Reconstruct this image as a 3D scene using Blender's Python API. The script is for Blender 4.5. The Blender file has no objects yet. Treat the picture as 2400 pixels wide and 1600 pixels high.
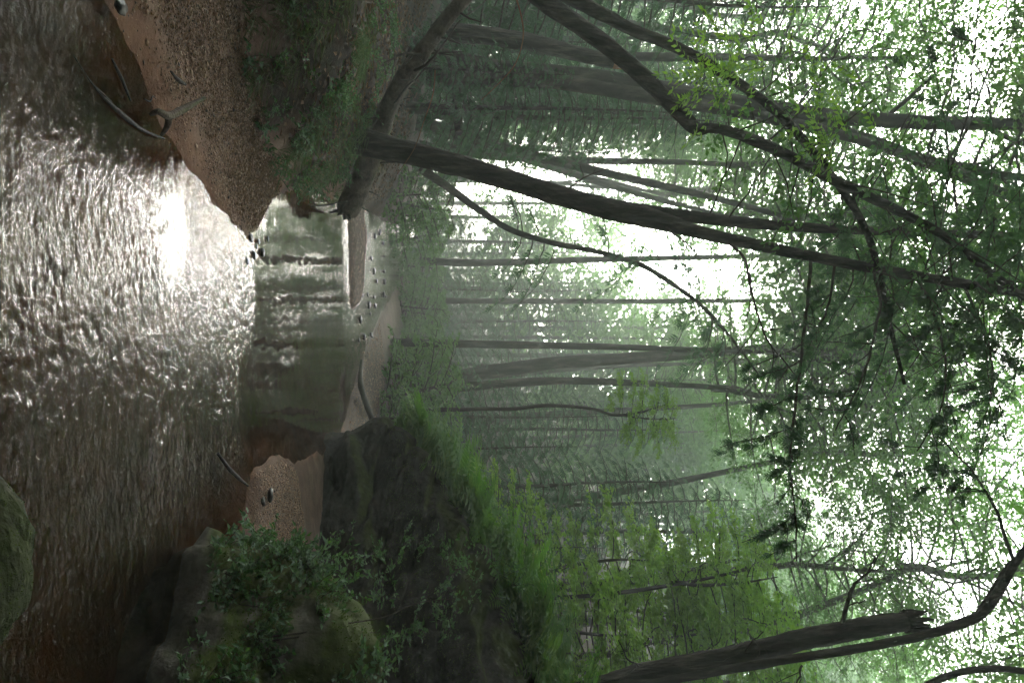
import bpy, math, random
import numpy as np
from mathutils import Vector

# ------------------------------------------------------------------ camera, sky, sun, exposure
sc = bpy.context.scene
FPX, PITCH, CAMH = 1700.0, math.radians(6.0), 1.5      # focal length in photo pixels, tilt, eye height
cam_d = bpy.data.cameras.new('camera'); cam = bpy.data.objects.new('camera', cam_d)
sc.collection.objects.link(cam); sc.camera = cam
cam_d.sensor_fit = 'HORIZONTAL'; cam_d.sensor_width = 36.0
cam_d.lens = 36.0 * FPX / 2400.0
cam_d.clip_start = 0.05; cam_d.clip_end = 600
cam.location = (0, 0, CAMH)
# the photograph lies on its side: world up points to the right of the frame
from mathutils import Matrix
fwd = Vector((0, math.cos(PITCH), math.sin(PITCH)))
upv = Vector((0, -math.sin(PITCH), math.cos(PITCH)))
rgt = Vector((1, 0, 0))
# image right = world up, image up = world left
m = Matrix((upv, -rgt, -fwd)).transposed()
cam.rotation_euler = m.to_euler()

SUN_EL, SUN_AZ = math.radians(24), math.radians(-5.5)     # azimuth from +Y towards +X
world = bpy.data.worlds.new('World'); sc.world = world; world.use_nodes = True
wn = world.node_tree.nodes; wl = world.node_tree.links
wn.clear()
wo = wn.new('ShaderNodeOutputWorld'); wb = wn.new('ShaderNodeBackground'); ws = wn.new('ShaderNodeTexSky')
ws.sky_type = 'NISHITA'; ws.sun_disc = False
ws.sun_elevation = SUN_EL; ws.sun_rotation = SUN_AZ
ws.air_density = 1.0; ws.dust_density = 6.0; ws.ozone_density = 0.6
wh = wn.new('ShaderNodeHueSaturation'); wh.inputs['Saturation'].default_value = 0.30   # overcast, milky morning sky
wb.inputs['Strength'].default_value = 0.15
wl.new(ws.outputs[0], wh.inputs['Color']); wl.new(wh.outputs[0], wb.inputs['Color']); wl.new(wb.outputs[0], wo.inputs['Surface'])

sun_d = bpy.data.lights.new('sun', 'SUN'); sun_d.energy = 0.8; sun_d.angle = math.radians(16); sun_d.color = (1, 0.96, 0.88)
sun = bpy.data.objects.new('sun', sun_d); sc.collection.objects.link(sun)
sdir = Vector((math.sin(SUN_AZ) * math.cos(SUN_EL), math.cos(SUN_AZ) * math.cos(SUN_EL), math.sin(SUN_EL)))
sun.rotation_euler = sdir.to_track_quat('Z', 'Y').to_euler()
sun.location = sdir * 80

sc.view_settings.view_transform = 'Standard'; sc.view_settings.look = 'None'
sc.view_settings.exposure = 3.35; sc.view_settings.gamma = 1.0; sc.view_settings.use_curve_mapping = False
sc.render.engine = 'CYCLES'
cy = sc.cycles
cy.max_bounces = 7; cy.diffuse_bounces = 4; cy.glossy_bounces = 2; cy.transmission_bounces = 3; cy.volume_bounces = 1
cy.use_adaptive_sampling = True; cy.adaptive_threshold = 0.02
cy.transparent_max_bounces = 12; cy.sample_clamp_indirect = 4.0; cy.caustics_reflective = False; cy.caustics_refractive = False
cy.use_denoising = True; cy.denoiser = 'OPENIMAGEDENOISE'
try:
    cy.denoising_input_passes = 'RGB_ALBEDO_NORMAL'; cy.denoising_prefilter = 'ACCURATE'
except Exception:
    pass
HAZE = 0.0066
COL = sc.collection
rng = np.random.default_rng(7)
random.seed(7)

# ------------------------------------------------------------------ helpers
def P(X, Y, d):
    """world point at forward distance d on the sight line through photo point (X = height from the left edge, Y = across)"""
    a = (Y - 800) / FPX; b = (X - 1200) / FPX
    dy = math.cos(PITCH) - b * math.sin(PITCH); dz = math.sin(PITCH) + b * math.cos(PITCH)
    return np.array((a * d / dy, d, CAMH + dz * d / dy))
def px(r, d): return r * d / FPX

_prng = np.random.default_rng(11)
_G = _prng.normal(size=(256, 3)); _G /= np.linalg.norm(_G, axis=1)[:, None]
_PM = np.concatenate([_prng.permutation(256)] * 3)
def noise(p):
    p = np.asarray(p, float); i = np.floor(p).astype(int); f = p - i
    u = f * f * f * (f * (f * 6 - 15) + 10); r = 0
    for dx in (0, 1):
        for dy in (0, 1):
            for dz in (0, 1):
                h = _PM[_PM[_PM[(i[:, 0] + dx) & 255] + ((i[:, 1] + dy) & 255)] + ((i[:, 2] + dz) & 255)]
                g = _G[h]
                d = g[:, 0] * (f[:, 0] - dx) + g[:, 1] * (f[:, 1] - dy) + g[:, 2] * (f[:, 2] - dz)
                w = (u[:, 0] if dx else 1 - u[:, 0]) * (u[:, 1] if dy else 1 - u[:, 1]) * (u[:, 2] if dz else 1 - u[:, 2])
                r = r + d * w
    return r * 1.5
def fbm(p, o=4):
    p = np.asarray(p, float); a = 1; s = 0
    for k in range(o):
        s = s + a * noise(p * 2 ** k + 17.3 * k); a *= .5
    return s
def norm(v): return v / (np.linalg.norm(v, axis=-1, keepdims=True) + 1e-9)
def smooth(e0, e1, x):
    t = np.clip((x - e0) / (e1 - e0), 0, 1); return t * t * (3 - 2 * t)

def mesh(name, V, F, mats, mi=None, smooth_=True, tint=None, attrs=None):
    """F: list of int arrays (n,3) or (n,4); mi: list of material indices, one for each array"""
    me = bpy.data.meshes.new(name)
    V = np.ascontiguousarray(V, dtype=np.float32)
    me.vertices.add(len(V)); me.vertices.foreach_set('co', V.ravel())
    nl = sum(f.size for f in F); npoly = sum(len(f) for f in F)
    me.loops.add(nl); me.polygons.add(npoly)
    me.loops.foreach_set('vertex_index', np.concatenate([f.ravel() for f in F]).astype(np.int32))
    sizes = np.concatenate([np.full(len(f), f.shape[1]) for f in F])
    starts = np.concatenate([[0], np.cumsum(sizes)[:-1]]).astype(np.int32)
    me.polygons.foreach_set('loop_start', starts)
    if mi is not None:
        me.polygons.foreach_set('material_index', np.concatenate([np.full(len(f), k) for f, k in zip(F, mi)]).astype(np.int32))
    sm = smooth_ if isinstance(smooth_, (list, tuple)) else [smooth_] * len(F)
    me.polygons.foreach_set('use_smooth', np.concatenate([np.full(len(f), s) for f, s in zip(F, sm)]).astype(bool))
    for k, arr in (attrs or {}).items():
        at = me.attributes.new(k, 'FLOAT', 'POINT'); at.data.foreach_set('value', np.asarray(arr, np.float32))
    if tint is not None:
        at = me.attributes.new('tint', 'FLOAT', 'POINT'); at.data.foreach_set('value', np.asarray(tint, np.float32))
    for mt in mats: me.materials.append(mt)
    me.update(calc_edges=True); me.validate()
    return me
def obj(name, me, parent=None, loc=(0, 0, 0), rot=(0, 0, 0), scale=(1, 1, 1)):
    o = bpy.data.objects.new(name, me); COL.objects.link(o)
    o.location = loc; o.rotation_euler = rot; o.scale = scale
    if parent: o.parent = parent
    return o
def thing(name, label, cat, loc=(0, 0, 0), group=None, rot=(0, 0, 0), scale=(1, 1, 1)):
    o = obj(name, None, None, [float(c) for c in loc], rot, scale); o['label'] = label; o['category'] = cat
    if group: o['group'] = group
    return o
def tag(o, label=None, cat=None, group=None, kind=None):
    for k, v in (('label', label), ('category', cat), ('group', group), ('kind', kind)):
        if v: o[k] = v
    return o

class Geo:
    """collects tubes and leaf quads; build() makes one mesh"""
    def __init__(s): s.V = []; s.F = {}; s.n = 0; s.T = []
    def add(s, V, F, mat=0, tint=None):
        V = np.asarray(V, float); s.V.append(V)
        s.F.setdefault((mat, F.shape[1]), []).append(np.asarray(F) + s.n); s.n += len(V)
        s.T.append(np.full(len(V), .5) if tint is None else tint)
    def tube(s, pts, rad, seg=8, mat=0, bump=0.0, cap=True, freq=3.0):
        pts = np.asarray(pts, float); rad = np.asarray(rad, float); n = len(pts)
        t = np.gradient(pts, axis=0); t = norm(t)
        ref = np.array((0, 0, 1.)) if abs(t[:, 2]).mean() < .8 else np.array((1., 0, 0))
        a = norm(np.cross(t, ref)); b = np.cross(t, a)
        th = np.arange(seg) * 2 * math.pi / seg
        ring = a[:, None, :] * np.cos(th)[None, :, None] + b[:, None, :] * np.sin(th)[None, :, None]
        r = np.repeat(rad[:, None], seg, 1)
        if bump:
            al = np.concatenate([[0], np.cumsum(np.linalg.norm(np.diff(pts, axis=0), axis=1))])
            q = np.stack([np.cos(th)[None] * rad.mean() + 0 * al[:, None], np.sin(th)[None] * rad.mean() + 0 * al[:, None], np.repeat(al[:, None] * .3, seg, 1)], -1).reshape(-1, 3) + pts[0]
            r = r * (1 + bump * fbm(q * freq, 3).reshape(n, seg) + bump * .5 * noise(q * freq * 4).reshape(n, seg))
        V = (pts[:, None, :] + ring * r[:, :, None]).reshape(-1, 3)
        i = np.arange(n - 1)[:, None] * seg; j = np.arange(seg)[None, :]; k = (j + 1) % seg
        F = np.stack([i + j, i + k, i + seg + k, i + seg + j], -1).reshape(-1, 4)
        base = s.n
        s.add(V, F, mat)
        if cap:
            tip = np.vstack([pts[-1:] + t[-1:] * rad[-1] * .3, pts[:1]])
            jj = np.arange(seg); kk = (jj + 1) % seg
            F3 = np.vstack([np.stack([np.full(seg, 0), (n - 1) * seg + jj, (n - 1) * seg + kk], -1), np.stack([np.full(seg, 1), kk, jj], -1)])
            F3 = np.where(F3 < 0, 0, F3)
            # caps need their own vertices
            Vc = np.vstack([tip, V[(n - 1) * seg:], V[:seg]])
            c = np.vstack([np.stack([np.full(seg, 0), 2 + jj, 2 + kk], -1), np.stack([np.full(seg, 1), 2 + seg + kk, 2 + seg + jj], -1)])
            s.add(Vc, c, mat)
    def leaves(s, pos, d, nrm, L, W, mat=1, fold=.12, tint=None, mid=.45):
        pos = np.asarray(pos); N = len(pos)
        d = norm(d); side = norm(np.cross(d, nrm)); nn = np.cross(side, d)
        L = np.broadcast_to(L, N)[:, None]; W = np.broadcast_to(W, N)[:, None]
        m_ = pos + d * L * mid + nn * W * fold
        V = np.stack([pos, m_ + side * W * .5, pos + d * L - nn * L * .06, m_ - side * W * .5], 1).reshape(-1, 3)
        F = np.arange(4 * N).reshape(-1, 4)
        t = rng.random(N) if tint is None else np.broadcast_to(tint, N)
        s.add(V, F, mat, np.repeat(t, 4))
    def build(s, name, mats, smooth_=True):
        V = np.vstack(s.V); keys = sorted(s.F)
        return mesh(name, V, [np.vstack(s.F[k]) for k in keys], mats, [k[0] for k in keys], smooth_, np.concatenate(s.T))

def spline(pts, n):
    """Catmull-Rom through rows of pts (any width), n samples a span"""
    p = np.asarray(pts, float); q = np.vstack([2 * p[0] - p[1], p, 2 * p[-1] - p[-2]]); out = []
    for i in range(1, len(q) - 2):
        t = np.linspace(0, 1, n, endpoint=False)[:, None]
        out.append(.5 * ((2 * q[i]) + (-q[i - 1] + q[i + 1]) * t + (2 * q[i - 1] - 5 * q[i] + 4 * q[i + 1] - q[i + 2]) * t ** 2
                         + (-q[i - 1] + 3 * q[i] - 3 * q[i + 1] + q[i + 2]) * t ** 3))
    out.append(p[-1:]); return np.vstack(out)
def pline(rows, n=6):
    """rows (X, Y, d, r_px) -> world points and radii"""
    w = np.array([np.append(P(X, Y, d), px(r, d)) for X, Y, d, r in rows]); s = spline(w, n)
    return s[:, :3], np.maximum(s[:, 3], .002)

# ------------------------------------------------------------------ materials
def nodes(name):
    mt = bpy.data.materials.new(name); mt.use_nodes = True; nt = mt.node_tree; nt.nodes.clear()
    return mt, nt.nodes, nt.links, nt.nodes.new('ShaderNodeOutputMaterial')
def ramp(N, stops):
    r = N.new('ShaderNodeValToRGB'); e = r.color_ramp.elements
    while len(e) < len(stops): e.new(.5)
    for k, (p, c) in enumerate(stops): e[k].position = p; e[k].color = (*c, 1)
    return r
def leaf_mat(name, cols, trans=.5, gloss=.05, sat=1.0):
    mt, N, L, out = nodes(name)
    at = N.new('ShaderNodeAttribute'); at.attribute_name = 'tint'
    oi = N.new('ShaderNodeObjectInfo')
    ad = N.new('ShaderNodeMath'); ad.operation = 'MULTIPLY_ADD'; ad.inputs[1].default_value = .7
    sb = N.new('ShaderNodeMath'); sb.operation = 'MULTIPLY'; sb.inputs[1].default_value = .3
    L.new(oi.outputs['Random'], sb.inputs[0]); L.new(at.outputs['Fac'], ad.inputs[0]); L.new(sb.outputs[0], ad.inputs[2])
    r = ramp(N, [(i / (len(cols) - 1), c) for i, c in enumerate(cols)]); L.new(ad.outputs[0], r.inputs[0])
    df = N.new('ShaderNodeBsdfDiffuse'); tr = N.new('ShaderNodeBsdfTranslucent'); gl = N.new('ShaderNodeBsdfGlossy')
    gl.inputs['Roughness'].default_value = .45; gl.inputs['Color'].default_value = (.8, .85, .9, 1)
    tc = N.new('ShaderNodeMixRGB'); tc.blend_type = 'MULTIPLY'; tc.inputs[0].default_value = 1; tc.inputs[2].default_value = (1.7, 2.2, .8, 1)
    L.new(r.outputs[0], df.inputs['Color']); L.new(r.outputs[0], tc.inputs[1]); L.new(tc.outputs[0], tr.inputs['Color'])
    m1 = N.new('ShaderNodeMixShader'); m1.inputs[0].default_value = trans; L.new(df.outputs[0], m1.inputs[1]); L.new(tr.outputs[0], m1.inputs[2])
    m2 = N.new('ShaderNodeMixShader'); m2.inputs[0].default_value = gloss; L.new(m1.outputs[0], m2.inputs[1]); L.new(gl.outputs[0], m2.inputs[2])
    L.new(m2.outputs[0], out.inputs['Surface']); return mt
def rough_mat(name, stops, scale=4, stretch=(1, 1, 1), bump=.5, bscale=None, rough=.9, moss=None, moss_amt=.5, spec=.2, detail=8, dist=.02):
    mt, N, L, out = nodes(name)
    tc = N.new('ShaderNodeTexCoord'); mp = N.new('ShaderNodeMapping'); mp.inputs['Scale'].default_value = stretch
    L.new(tc.outputs['Object'], mp.inputs[0])
    n1 = N.new('ShaderNodeTexNoise'); n1.inputs['Scale'].default_value = scale; n1.inputs['Detail'].default_value = detail; n1.inputs['Roughness'].default_value = .65
    L.new(mp.outputs[0], n1.inputs['Vector'])
    r = ramp(N, stops); L.new(n1.outputs[0], r.inputs[0]); col = r.outputs[0]
    bs = N.new('ShaderNodeBsdfPrincipled'); bs.inputs['Roughness'].default_value = rough; bs.inputs['Specular IOR Level'].default_value = spec
    n2 = N.new('ShaderNodeTexNoise'); n2.inputs['Scale'].default_value = bscale or scale * 4; n2.inputs['Detail'].default_value = 8
    L.new(mp.outputs[0], n2.inputs['Vector'])
    bp = N.new('ShaderNodeBump'); bp.inputs['Strength'].default_value = bump; bp.inputs['Distance'].default_value = dist
    L.new(n2.outputs[0], bp.inputs['Height'])
    if moss:
        ge = N.new('ShaderNodeNewGeometry'); sx = N.new('ShaderNodeSeparateXYZ'); L.new(ge.outputs['Normal'], sx.inputs[0])
        n3 = N.new('ShaderNodeTexNoise'); n3.inputs['Scale'].default_value = 2.3; n3.inputs['Detail'].default_value = 6; L.new(tc.outputs['Object'], n3.inputs['Vector'])
        ma = N.new('ShaderNodeMath'); ma.operation = 'MULTIPLY_ADD'; ma.inputs[1].default_value = .5; L.new(sx.outputs['Z'], ma.inputs[0]); L.new(n3.outputs[0], ma.inputs[2])
        mr = N.new('ShaderNodeMapRange'); mr.inputs[1].default_value = 1.0 - moss_amt; mr.inputs[2].default_value = 1.25 - moss_amt; L.new(ma.outputs[0], mr.inputs[0])
        n4 = N.new('ShaderNodeTexNoise'); n4.inputs['Scale'].default_value = 14; n4.inputs['Detail'].default_value = 8; L.new(tc.outputs['Object'], n4.inputs['Vector'])
        r2 = ramp(N, [(.3, tuple(c * .5 for c in moss)), (.7, moss)]); L.new(n4.outputs[0], r2.inputs[0])
        mx = N.new('ShaderNodeMixRGB'); L.new(mr.outputs[0], mx.inputs[0]); L.new(col, mx.inputs[1]); L.new(r2.outputs[0], mx.inputs[2]); col = mx.outputs[0]
    L.new(col, bs.inputs['Base Color']); L.new(bp.outputs[0], bs.inputs['Normal']); L.new(bs.outputs[0], out.inputs['Surface'])
    return mt

M = {}
M['leaf_canopy'] = leaf_mat('leaf_canopy', [(.045, .10, .026), (.065, .135, .03), (.095, .17, .035)], .6)
M['leaf_lime'] = leaf_mat('leaf_lime', [(.09, .16, .025), (.13, .21, .03), (.18, .26, .035)], .6)
M['leaf_hemlock'] = leaf_mat('leaf_hemlock', [(.02, .055, .03), (.028, .075, .036), (.04, .10, .042)], .4)
M['leaf_shrub'] = leaf_mat('leaf_shrub', [(.04, .09, .025), (.06, .13, .03), (.09, .16, .035)], .45)
M['leaf_ivy'] = leaf_mat('leaf_ivy', [(.025, .07, .022), (.045, .105, .03), (.08, .15, .035)], .4, .07)
M['fern'] = leaf_mat('fern', [(.045, .11, .018), (.07, .15, .022), (.115, .19, .03)], .45)
M['grass'] = leaf_mat('grass', [(.03, .055, .012), (.05, .085, .018), (.10, .11, .035)], .3)
M['moss_tuft'] = leaf_mat('moss_tuft', [(.035, .06, .01), (.06, .09, .015), (.09, .11, .02)], .25, .02)
M['litter'] = leaf_mat('litter', [(.03, .02, .014), (.11, .055, .027), (.26, .13, .06)], .15, .05)
BARK = [(.32, (.012, .010, .008)), (.52, (.04, .033, .027)), (.7, (.12, .10, .08))]
M['bark'] = rough_mat('bark', BARK, 12, (1, 1, .16), 1.0, 26, .9, (.05, .06, .015), .32, dist=.05)
M['bark_grey'] = rough_mat('bark_grey', [(.3, (.06, .05, .042)), (.55, (.12, .10, .085)), (.75, (.2, .17, .14))], 7, (1, 1, .3), .8, 24, .9, (.06, .07, .02), .2)
M['bark_far'] = rough_mat('bark_far', BARK, 5, (1, 1, .25), .6, 18)
M['dead_wood'] = rough_mat('dead_wood', [(.3, (.05, .038, .03)), (.55, (.13, .10, .08)), (.78, (.24, .19, .15))], 10, (1, 1, 1), .8, 40, .85, (.07, .08, .02), .16)
M['raw_wood'] = rough_mat('raw_wood', [(.3, (.16, .06, .02)), (.7, (.35, .16, .06))], 12, (1, 1, .3), .6)
M['twig'] = rough_mat('twig', [(.3, (.03, .024, .019)), (.7, (.07, .055, .042))], 20, (1, 1, 1), .4)
M['twig_red'] = rough_mat('twig_red', [(.3, (.12, .06, .035)), (.7, (.26, .14, .08))], 20, (1, 1, 1), .4)
M['wet_wood'] = rough_mat('wet_wood', [(.3, (.015, .011, .009)), (.7, (.05, .038, .03))], 14, (1, 1, 1), .6, 40, .65, spec=.3)
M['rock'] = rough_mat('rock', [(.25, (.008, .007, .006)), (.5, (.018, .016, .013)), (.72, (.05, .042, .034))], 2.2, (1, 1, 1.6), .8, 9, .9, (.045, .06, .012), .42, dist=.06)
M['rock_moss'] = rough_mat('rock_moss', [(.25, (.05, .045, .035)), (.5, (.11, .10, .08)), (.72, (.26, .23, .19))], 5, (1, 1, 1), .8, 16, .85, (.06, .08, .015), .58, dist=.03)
M['rock_near'] = rough_mat('rock_near', [(.25, (.03, .027, .022)), (.5, (.09, .08, .065)), (.72, (.24, .21, .17))], 9, (1, 1, 1), 1.0, 30, .85, (.04, .052, .014), .34, dist=.03)
M['stone_wet'] = rough_mat('stone_wet', [(.3, (.012, .011, .01)), (.7, (.04, .036, .03))], 9, (1, 1, 1), .5, 30, .3, spec=.6)

def ground_mat():
    mt, N, L, out = nodes('ground')
    tc = N.new('ShaderNodeTexCoord')
    def nz(s, d=8):
        n = N.new('ShaderNodeTexNoise'); n.inputs['Scale'].default_value = s; n.inputs['Detail'].default_value = d; n.inputs['Roughness'].default_value = .65
        L.new(tc.outputs['Object'], n.inputs['Vector']); return n
    sand = ramp(N, [(.3, (.27, .165, .12)), (.55, (.40, .265, .20)), (.75, (.48, .34, .27))]); n1 = nz(7); L.new(n1.outputs[0], sand.inputs[0])
    floor = ramp(N, [(.3, (.018, .013, .010)), (.5, (.05, .032, .022)), (.72, (.11, .068, .042))]); n2 = nz(11, 10); L.new(n2.outputs[0], floor.inputs[0])
    silt_dim = ramp(N, [(.3, (.07, .034, .012)), (.7, (.21, .11, .042))]); n3 = nz(2.2); L.new(n3.outputs[0], silt_dim.inputs[0])  # silty brown for the deeper bed, stands in for light lost in water
    moss = ramp(N, [(.3, (.02, .03, .006)), (.7, (.055, .075, .014))]); n4 = nz(16); L.new(n4.outputs[0], moss.inputs[0])
    def att(k):
        a = N.new('ShaderNodeAttribute'); a.attribute_name = k; return a.outputs['Fac']
    m0 = N.new('ShaderNodeMixRGB'); nb = nz(1.3); mr = N.new('ShaderNodeMapRange'); mr.inputs[1].default_value = .55; mr.inputs[2].default_value = .68
    L.new(nb.outputs[0], mr.inputs[0]); L.new(mr.outputs[0], m0.inputs[0]); L.new(floor.outputs[0], m0.inputs[1]); L.new(moss.outputs[0], m0.inputs[2])
    m1 = N.new('ShaderNodeMixRGB'); L.new(att('sand'), m1.inputs[0]); L.new(m0.outputs[0], m1.inputs[1]); L.new(sand.outputs[0], m1.inputs[2])
    m2 = N.new('ShaderNodeMixRGB'); L.new(att('silt_dim'), m2.inputs[0]); L.new(m1.outputs[0], m2.inputs[1]); L.new(silt_dim.outputs[0], m2.inputs[2])
    nd = nz(2.1, 5); rd = ramp(N, [(.35, (.62, .56, .5)), (.65, (1, 1, 1))]); L.new(nd.outputs[0], rd.inputs[0])
    m3 = N.new('ShaderNodeMixRGB'); m3.blend_type = 'MULTIPLY'; m3.inputs[0].default_value = 1; L.new(m2.outputs[0], m3.inputs[1]); L.new(rd.outputs[0], m3.inputs[2])
    m4 = N.new('ShaderNodeMixRGB'); m4.blend_type = 'MULTIPLY'; m4.inputs[2].default_value = (.60, .46, .34, 1); L.new(att('damp'), m4.inputs[0]); L.new(m3.outputs[0], m4.inputs[1]); m2 = m4
    bs = N.new('ShaderNodeBsdfPrincipled'); bs.inputs['Roughness'].default_value = .85; bs.inputs['Specular IOR Level'].default_value = .25
    bp = N.new('ShaderNodeBump'); bp.inputs['Strength'].default_value = .7; bp.inputs['Distance'].default_value = .02; n5 = nz(38); L.new(n5.outputs[0], bp.inputs['Height'])
    L.new(m2.outputs[0], bs.inputs['Base Color']); L.new(bp.outputs[0], bs.inputs['Normal']); L.new(bs.outputs[0], out.inputs['Surface']); return mt
M['ground'] = ground_mat()
def water_mat():
    mt, N, L, out = nodes('water')
    tc = N.new('ShaderNodeTexCoord'); at = N.new('ShaderNodeAttribute'); at.attribute_name = 'ripple'
    mp = N.new('ShaderNodeMapping'); mp.inputs['Scale'].default_value = (1, 1.5, 1); L.new(tc.outputs['Object'], mp.inputs[0])
    n1 = N.new('ShaderNodeTexNoise'); n1.inputs['Scale'].default_value = 34; n1.inputs['Detail'].default_value = 3; L.new(mp.outputs[0], n1.inputs['Vector'])
    n2 = N.new('ShaderNodeTexNoise'); n2.inputs['Scale'].default_value = 6; n2.inputs['Detail'].default_value = 2; L.new(mp.outputs[0], n2.inputs['Vector'])
    h = N.new('ShaderNodeMath'); h.operation = 'MULTIPLY'; L.new(n1.outputs[0], h.inputs[0]); L.new(at.outputs['Fac'], h.inputs[1])
    h2 = N.new('ShaderNodeMath'); h2.operation = 'MULTIPLY_ADD'; h2.inputs[1].default_value = .06; L.new(n2.outputs[0], h2.inputs[0]); L.new(h.outputs[0], h2.inputs[2])
    bp = N.new('ShaderNodeBump'); bp.inputs['Strength'].default_value = 1.0; bp.inputs['Distance'].default_value = .018; L.new(h2.outputs[0], bp.inputs['Height'])
    fr = N.new('ShaderNodeFresnel'); fr.inputs['IOR'].default_value = 1.33; L.new(bp.outputs[0], fr.inputs['Normal'])
    gl = N.new('ShaderNodeBsdfGlossy'); gl.inputs['Roughness'].default_value = .015; gl.inputs['Color'].default_value = (1, 1, 1, 1); L.new(bp.outputs[0], gl.inputs['Normal'])
    tr = N.new('ShaderNodeBsdfTransparent'); tr.inputs['Color'].default_value = (.80, .60, .36, 1)
    mx = N.new('ShaderNodeMixShader'); L.new(fr.outputs[0], mx.inputs[0]); L.new(tr.outputs[0], mx.inputs[1]); L.new(gl.outputs[0], mx.inputs[2])
    L.new(mx.outputs[0], out.inputs['Surface']); return mt
M['water'] = water_mat()
def pebble_mat():
    mt, N, L, out = nodes('pebble'); at = N.new('ShaderNodeAttribute'); at.attribute_name = 'tint'
    r = ramp(N, [(0, (.02, .016, .014)), (.25, (.20, .11, .068)), (.5, (.38, .22, .14)), (.75, (.50, .33, .22)), (1, (.60, .45, .33))]); L.new(at.outputs['Fac'], r.inputs[0])
    bs = N.new('ShaderNodeBsdfPrincipled'); bs.inputs['Roughness'].default_value = .6; L.new(r.outputs[0], bs.inputs['Base Color']); L.new(bs.outputs[0], out.inputs['Surface']); return mt
M['pebble'] = pebble_mat()

# ------------------------------------------------------------------ the ground
YL = np.array([-60, 0, 2, 3.46, 3.9, 4.18, 5.0, 5.6, 6.0, 6.35, 6.9, 8.0, 10, 11.8, 14, 18, 22, 28, 36, 50, 110])
XL = np.array([-5, -2.6, -1.9, -1.54, -1.35, -1.15, -1.0, -.88, -.80, -.95, -1.34, -1.6, -1.95, -2.2, -2.6, -3.1, -3.6, -4.4, -6.0, -11, -34])
YR = np.array([-60, 0, 4.2, 5.2, 5.8, 6.2, 7.2, 8.0, 10, 11.5, 12.6, 14, 16, 20, 26, 36, 50, 110])
XR = np.array([3.0, 2.6, 2.5, 2.0, 1.4, 1.02, 1.08, 1.3, 1.5, 1.6, 1.2, .7, .1, -.7, -1.7, -3.4, -7, -28])
TY = np.array([-60, 0, 3.5, 4.9, 5.3, 6.4, 6.9, 7.3, 110]); TS = np.array([1.0, 1.4, 1.5, 1.25, .9, .55, .15, .05, .05])
def height(x, y):
    x = np.asarray(x, float); y = np.asarray(y, float)
    xl = np.interp(y, YL, XL); xr = np.interp(y, YR, XR); p = np.stack([x, y, np.zeros_like(x)], -1)
    wob = .05 * noise(p * 2.7) + .10 * noise(p * .9 + 5)
    sl = xl - x + wob; sr = x - xr + wob
    toe = np.interp(y, TY, TS)
    n1 = fbm(p * .55, 4); n2 = fbm(p * 2.2 + 9, 3)
    # left: sand bar, steep bank, forest floor climbing to the valley side
    b = np.clip(sl - toe, 0, 42)
    zl = .17 * np.minimum(sl, toe) * np.where(toe > .4, 1, .6) + .62 * (1 - np.exp(-b * 1.9)) + .13 * b + .012 * np.maximum(b - 3, 0) ** 2 * np.clip(1 - b / 90, .2, 1) \
        + smooth(.1, 1.2, b) * (.16 * n1 + .06 * n2)
    # right: sand, then the slope of the valley side
    c = np.clip(sr - 1.2, 0, 42)
    zr = .30 * np.minimum(sr, .16) + .12 * np.clip(sr - .16, 0, 1.04) + .10 * c + .46 * np.maximum(c - 1.6, 0) * smooth(10, 17, y + .6 * c) + .16 * np.maximum(c - 5, 0) + smooth(.3, 2, c) * (.25 * n1 + .06 * n2)
    depth = np.minimum(-np.maximum(sl, sr), 1.2)
    zb = -.30 * (1 - np.exp(-np.maximum(depth, 0) * 1.6)) + .02 * n2 * smooth(0, .4, depth)
    # low gravel bar between the far channels
    bar = np.exp(-(((x + 1.35 + .18 * (y - 13.5)) / 1.0) ** 2) ** 2 - ((y - 14.0) / 1.5) ** 4)
    zb = zb + .36 * bar
    z = np.where(sl > 0, zl, np.where(sr > 0, zr, zb))
    return z + .006 * noise(p * 9)
def hz(x, y): return float(height(np.array([x]), np.array([y]))[0])
def grid(xs, ys):
    Xg, Yg = np.meshgrid(xs, ys); nx = len(xs); i = np.arange(len(ys) - 1)[:, None] * nx; j = np.arange(nx - 1)[None, :]
    F = np.stack([i + j, i + j + 1, i + nx + j + 1, i + nx + j], -1).reshape(-1, 4); return Xg.ravel(), Yg.ravel(), F
def grow(a, b, s, k=1.07):
    o = [a]; 
    while o[-1] < b: o.append(o[-1] + s); s *= k
    return np.array(o)
gx = np.concatenate([-grow(4.4, 120, .09)[::-1], np.arange(-4.32, 4.35, .065), grow(4.42, 120, .09)])
gy = np.concatenate([-grow(-1.4, 70, .12)[::-1] , np.arange(1.46, 13.5, .065), grow(13.6, 160, .08, 1.035)])
x_, y_, F_ = grid(gx, gy); z_ = height(x_, y_)
xl_ = np.interp(y_, YL, XL); xr_ = np.interp(y_, YR, XR); toe_ = np.interp(y_, TY, TS)
nn_ = fbm(np.stack([x_, y_, x_ * 0], -1) * 1.7, 3)
sand_ = np.where(x_ < xl_, 1 - smooth(-.05, .35, (xl_ - x_) - toe_ + .25 * nn_), np.where(x_ > xr_, 1 - smooth(.9, 1.5, x_ - xr_ + .4 * nn_), 1))
silt_dim_ = smooth(.015, .13, -z_ - .03 * nn_)  # bed painted darker with depth, imitating the water's absorption of light
g_ = obj('ground', mesh('ground', np.stack([x_, y_, z_], -1), [F_], [M['ground']], attrs={'sand': sand_ * (1 - .8 * smooth(11, 13, y_)) * (1 - .55 * smooth(.3, .8, x_) * (y_ > 5) * (x_ > xr_)), 'silt_dim': silt_dim_, 'damp': 1 - smooth(.015, .075, z_ + .03 * nn_)})); tag(g_, kind='structure')

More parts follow.
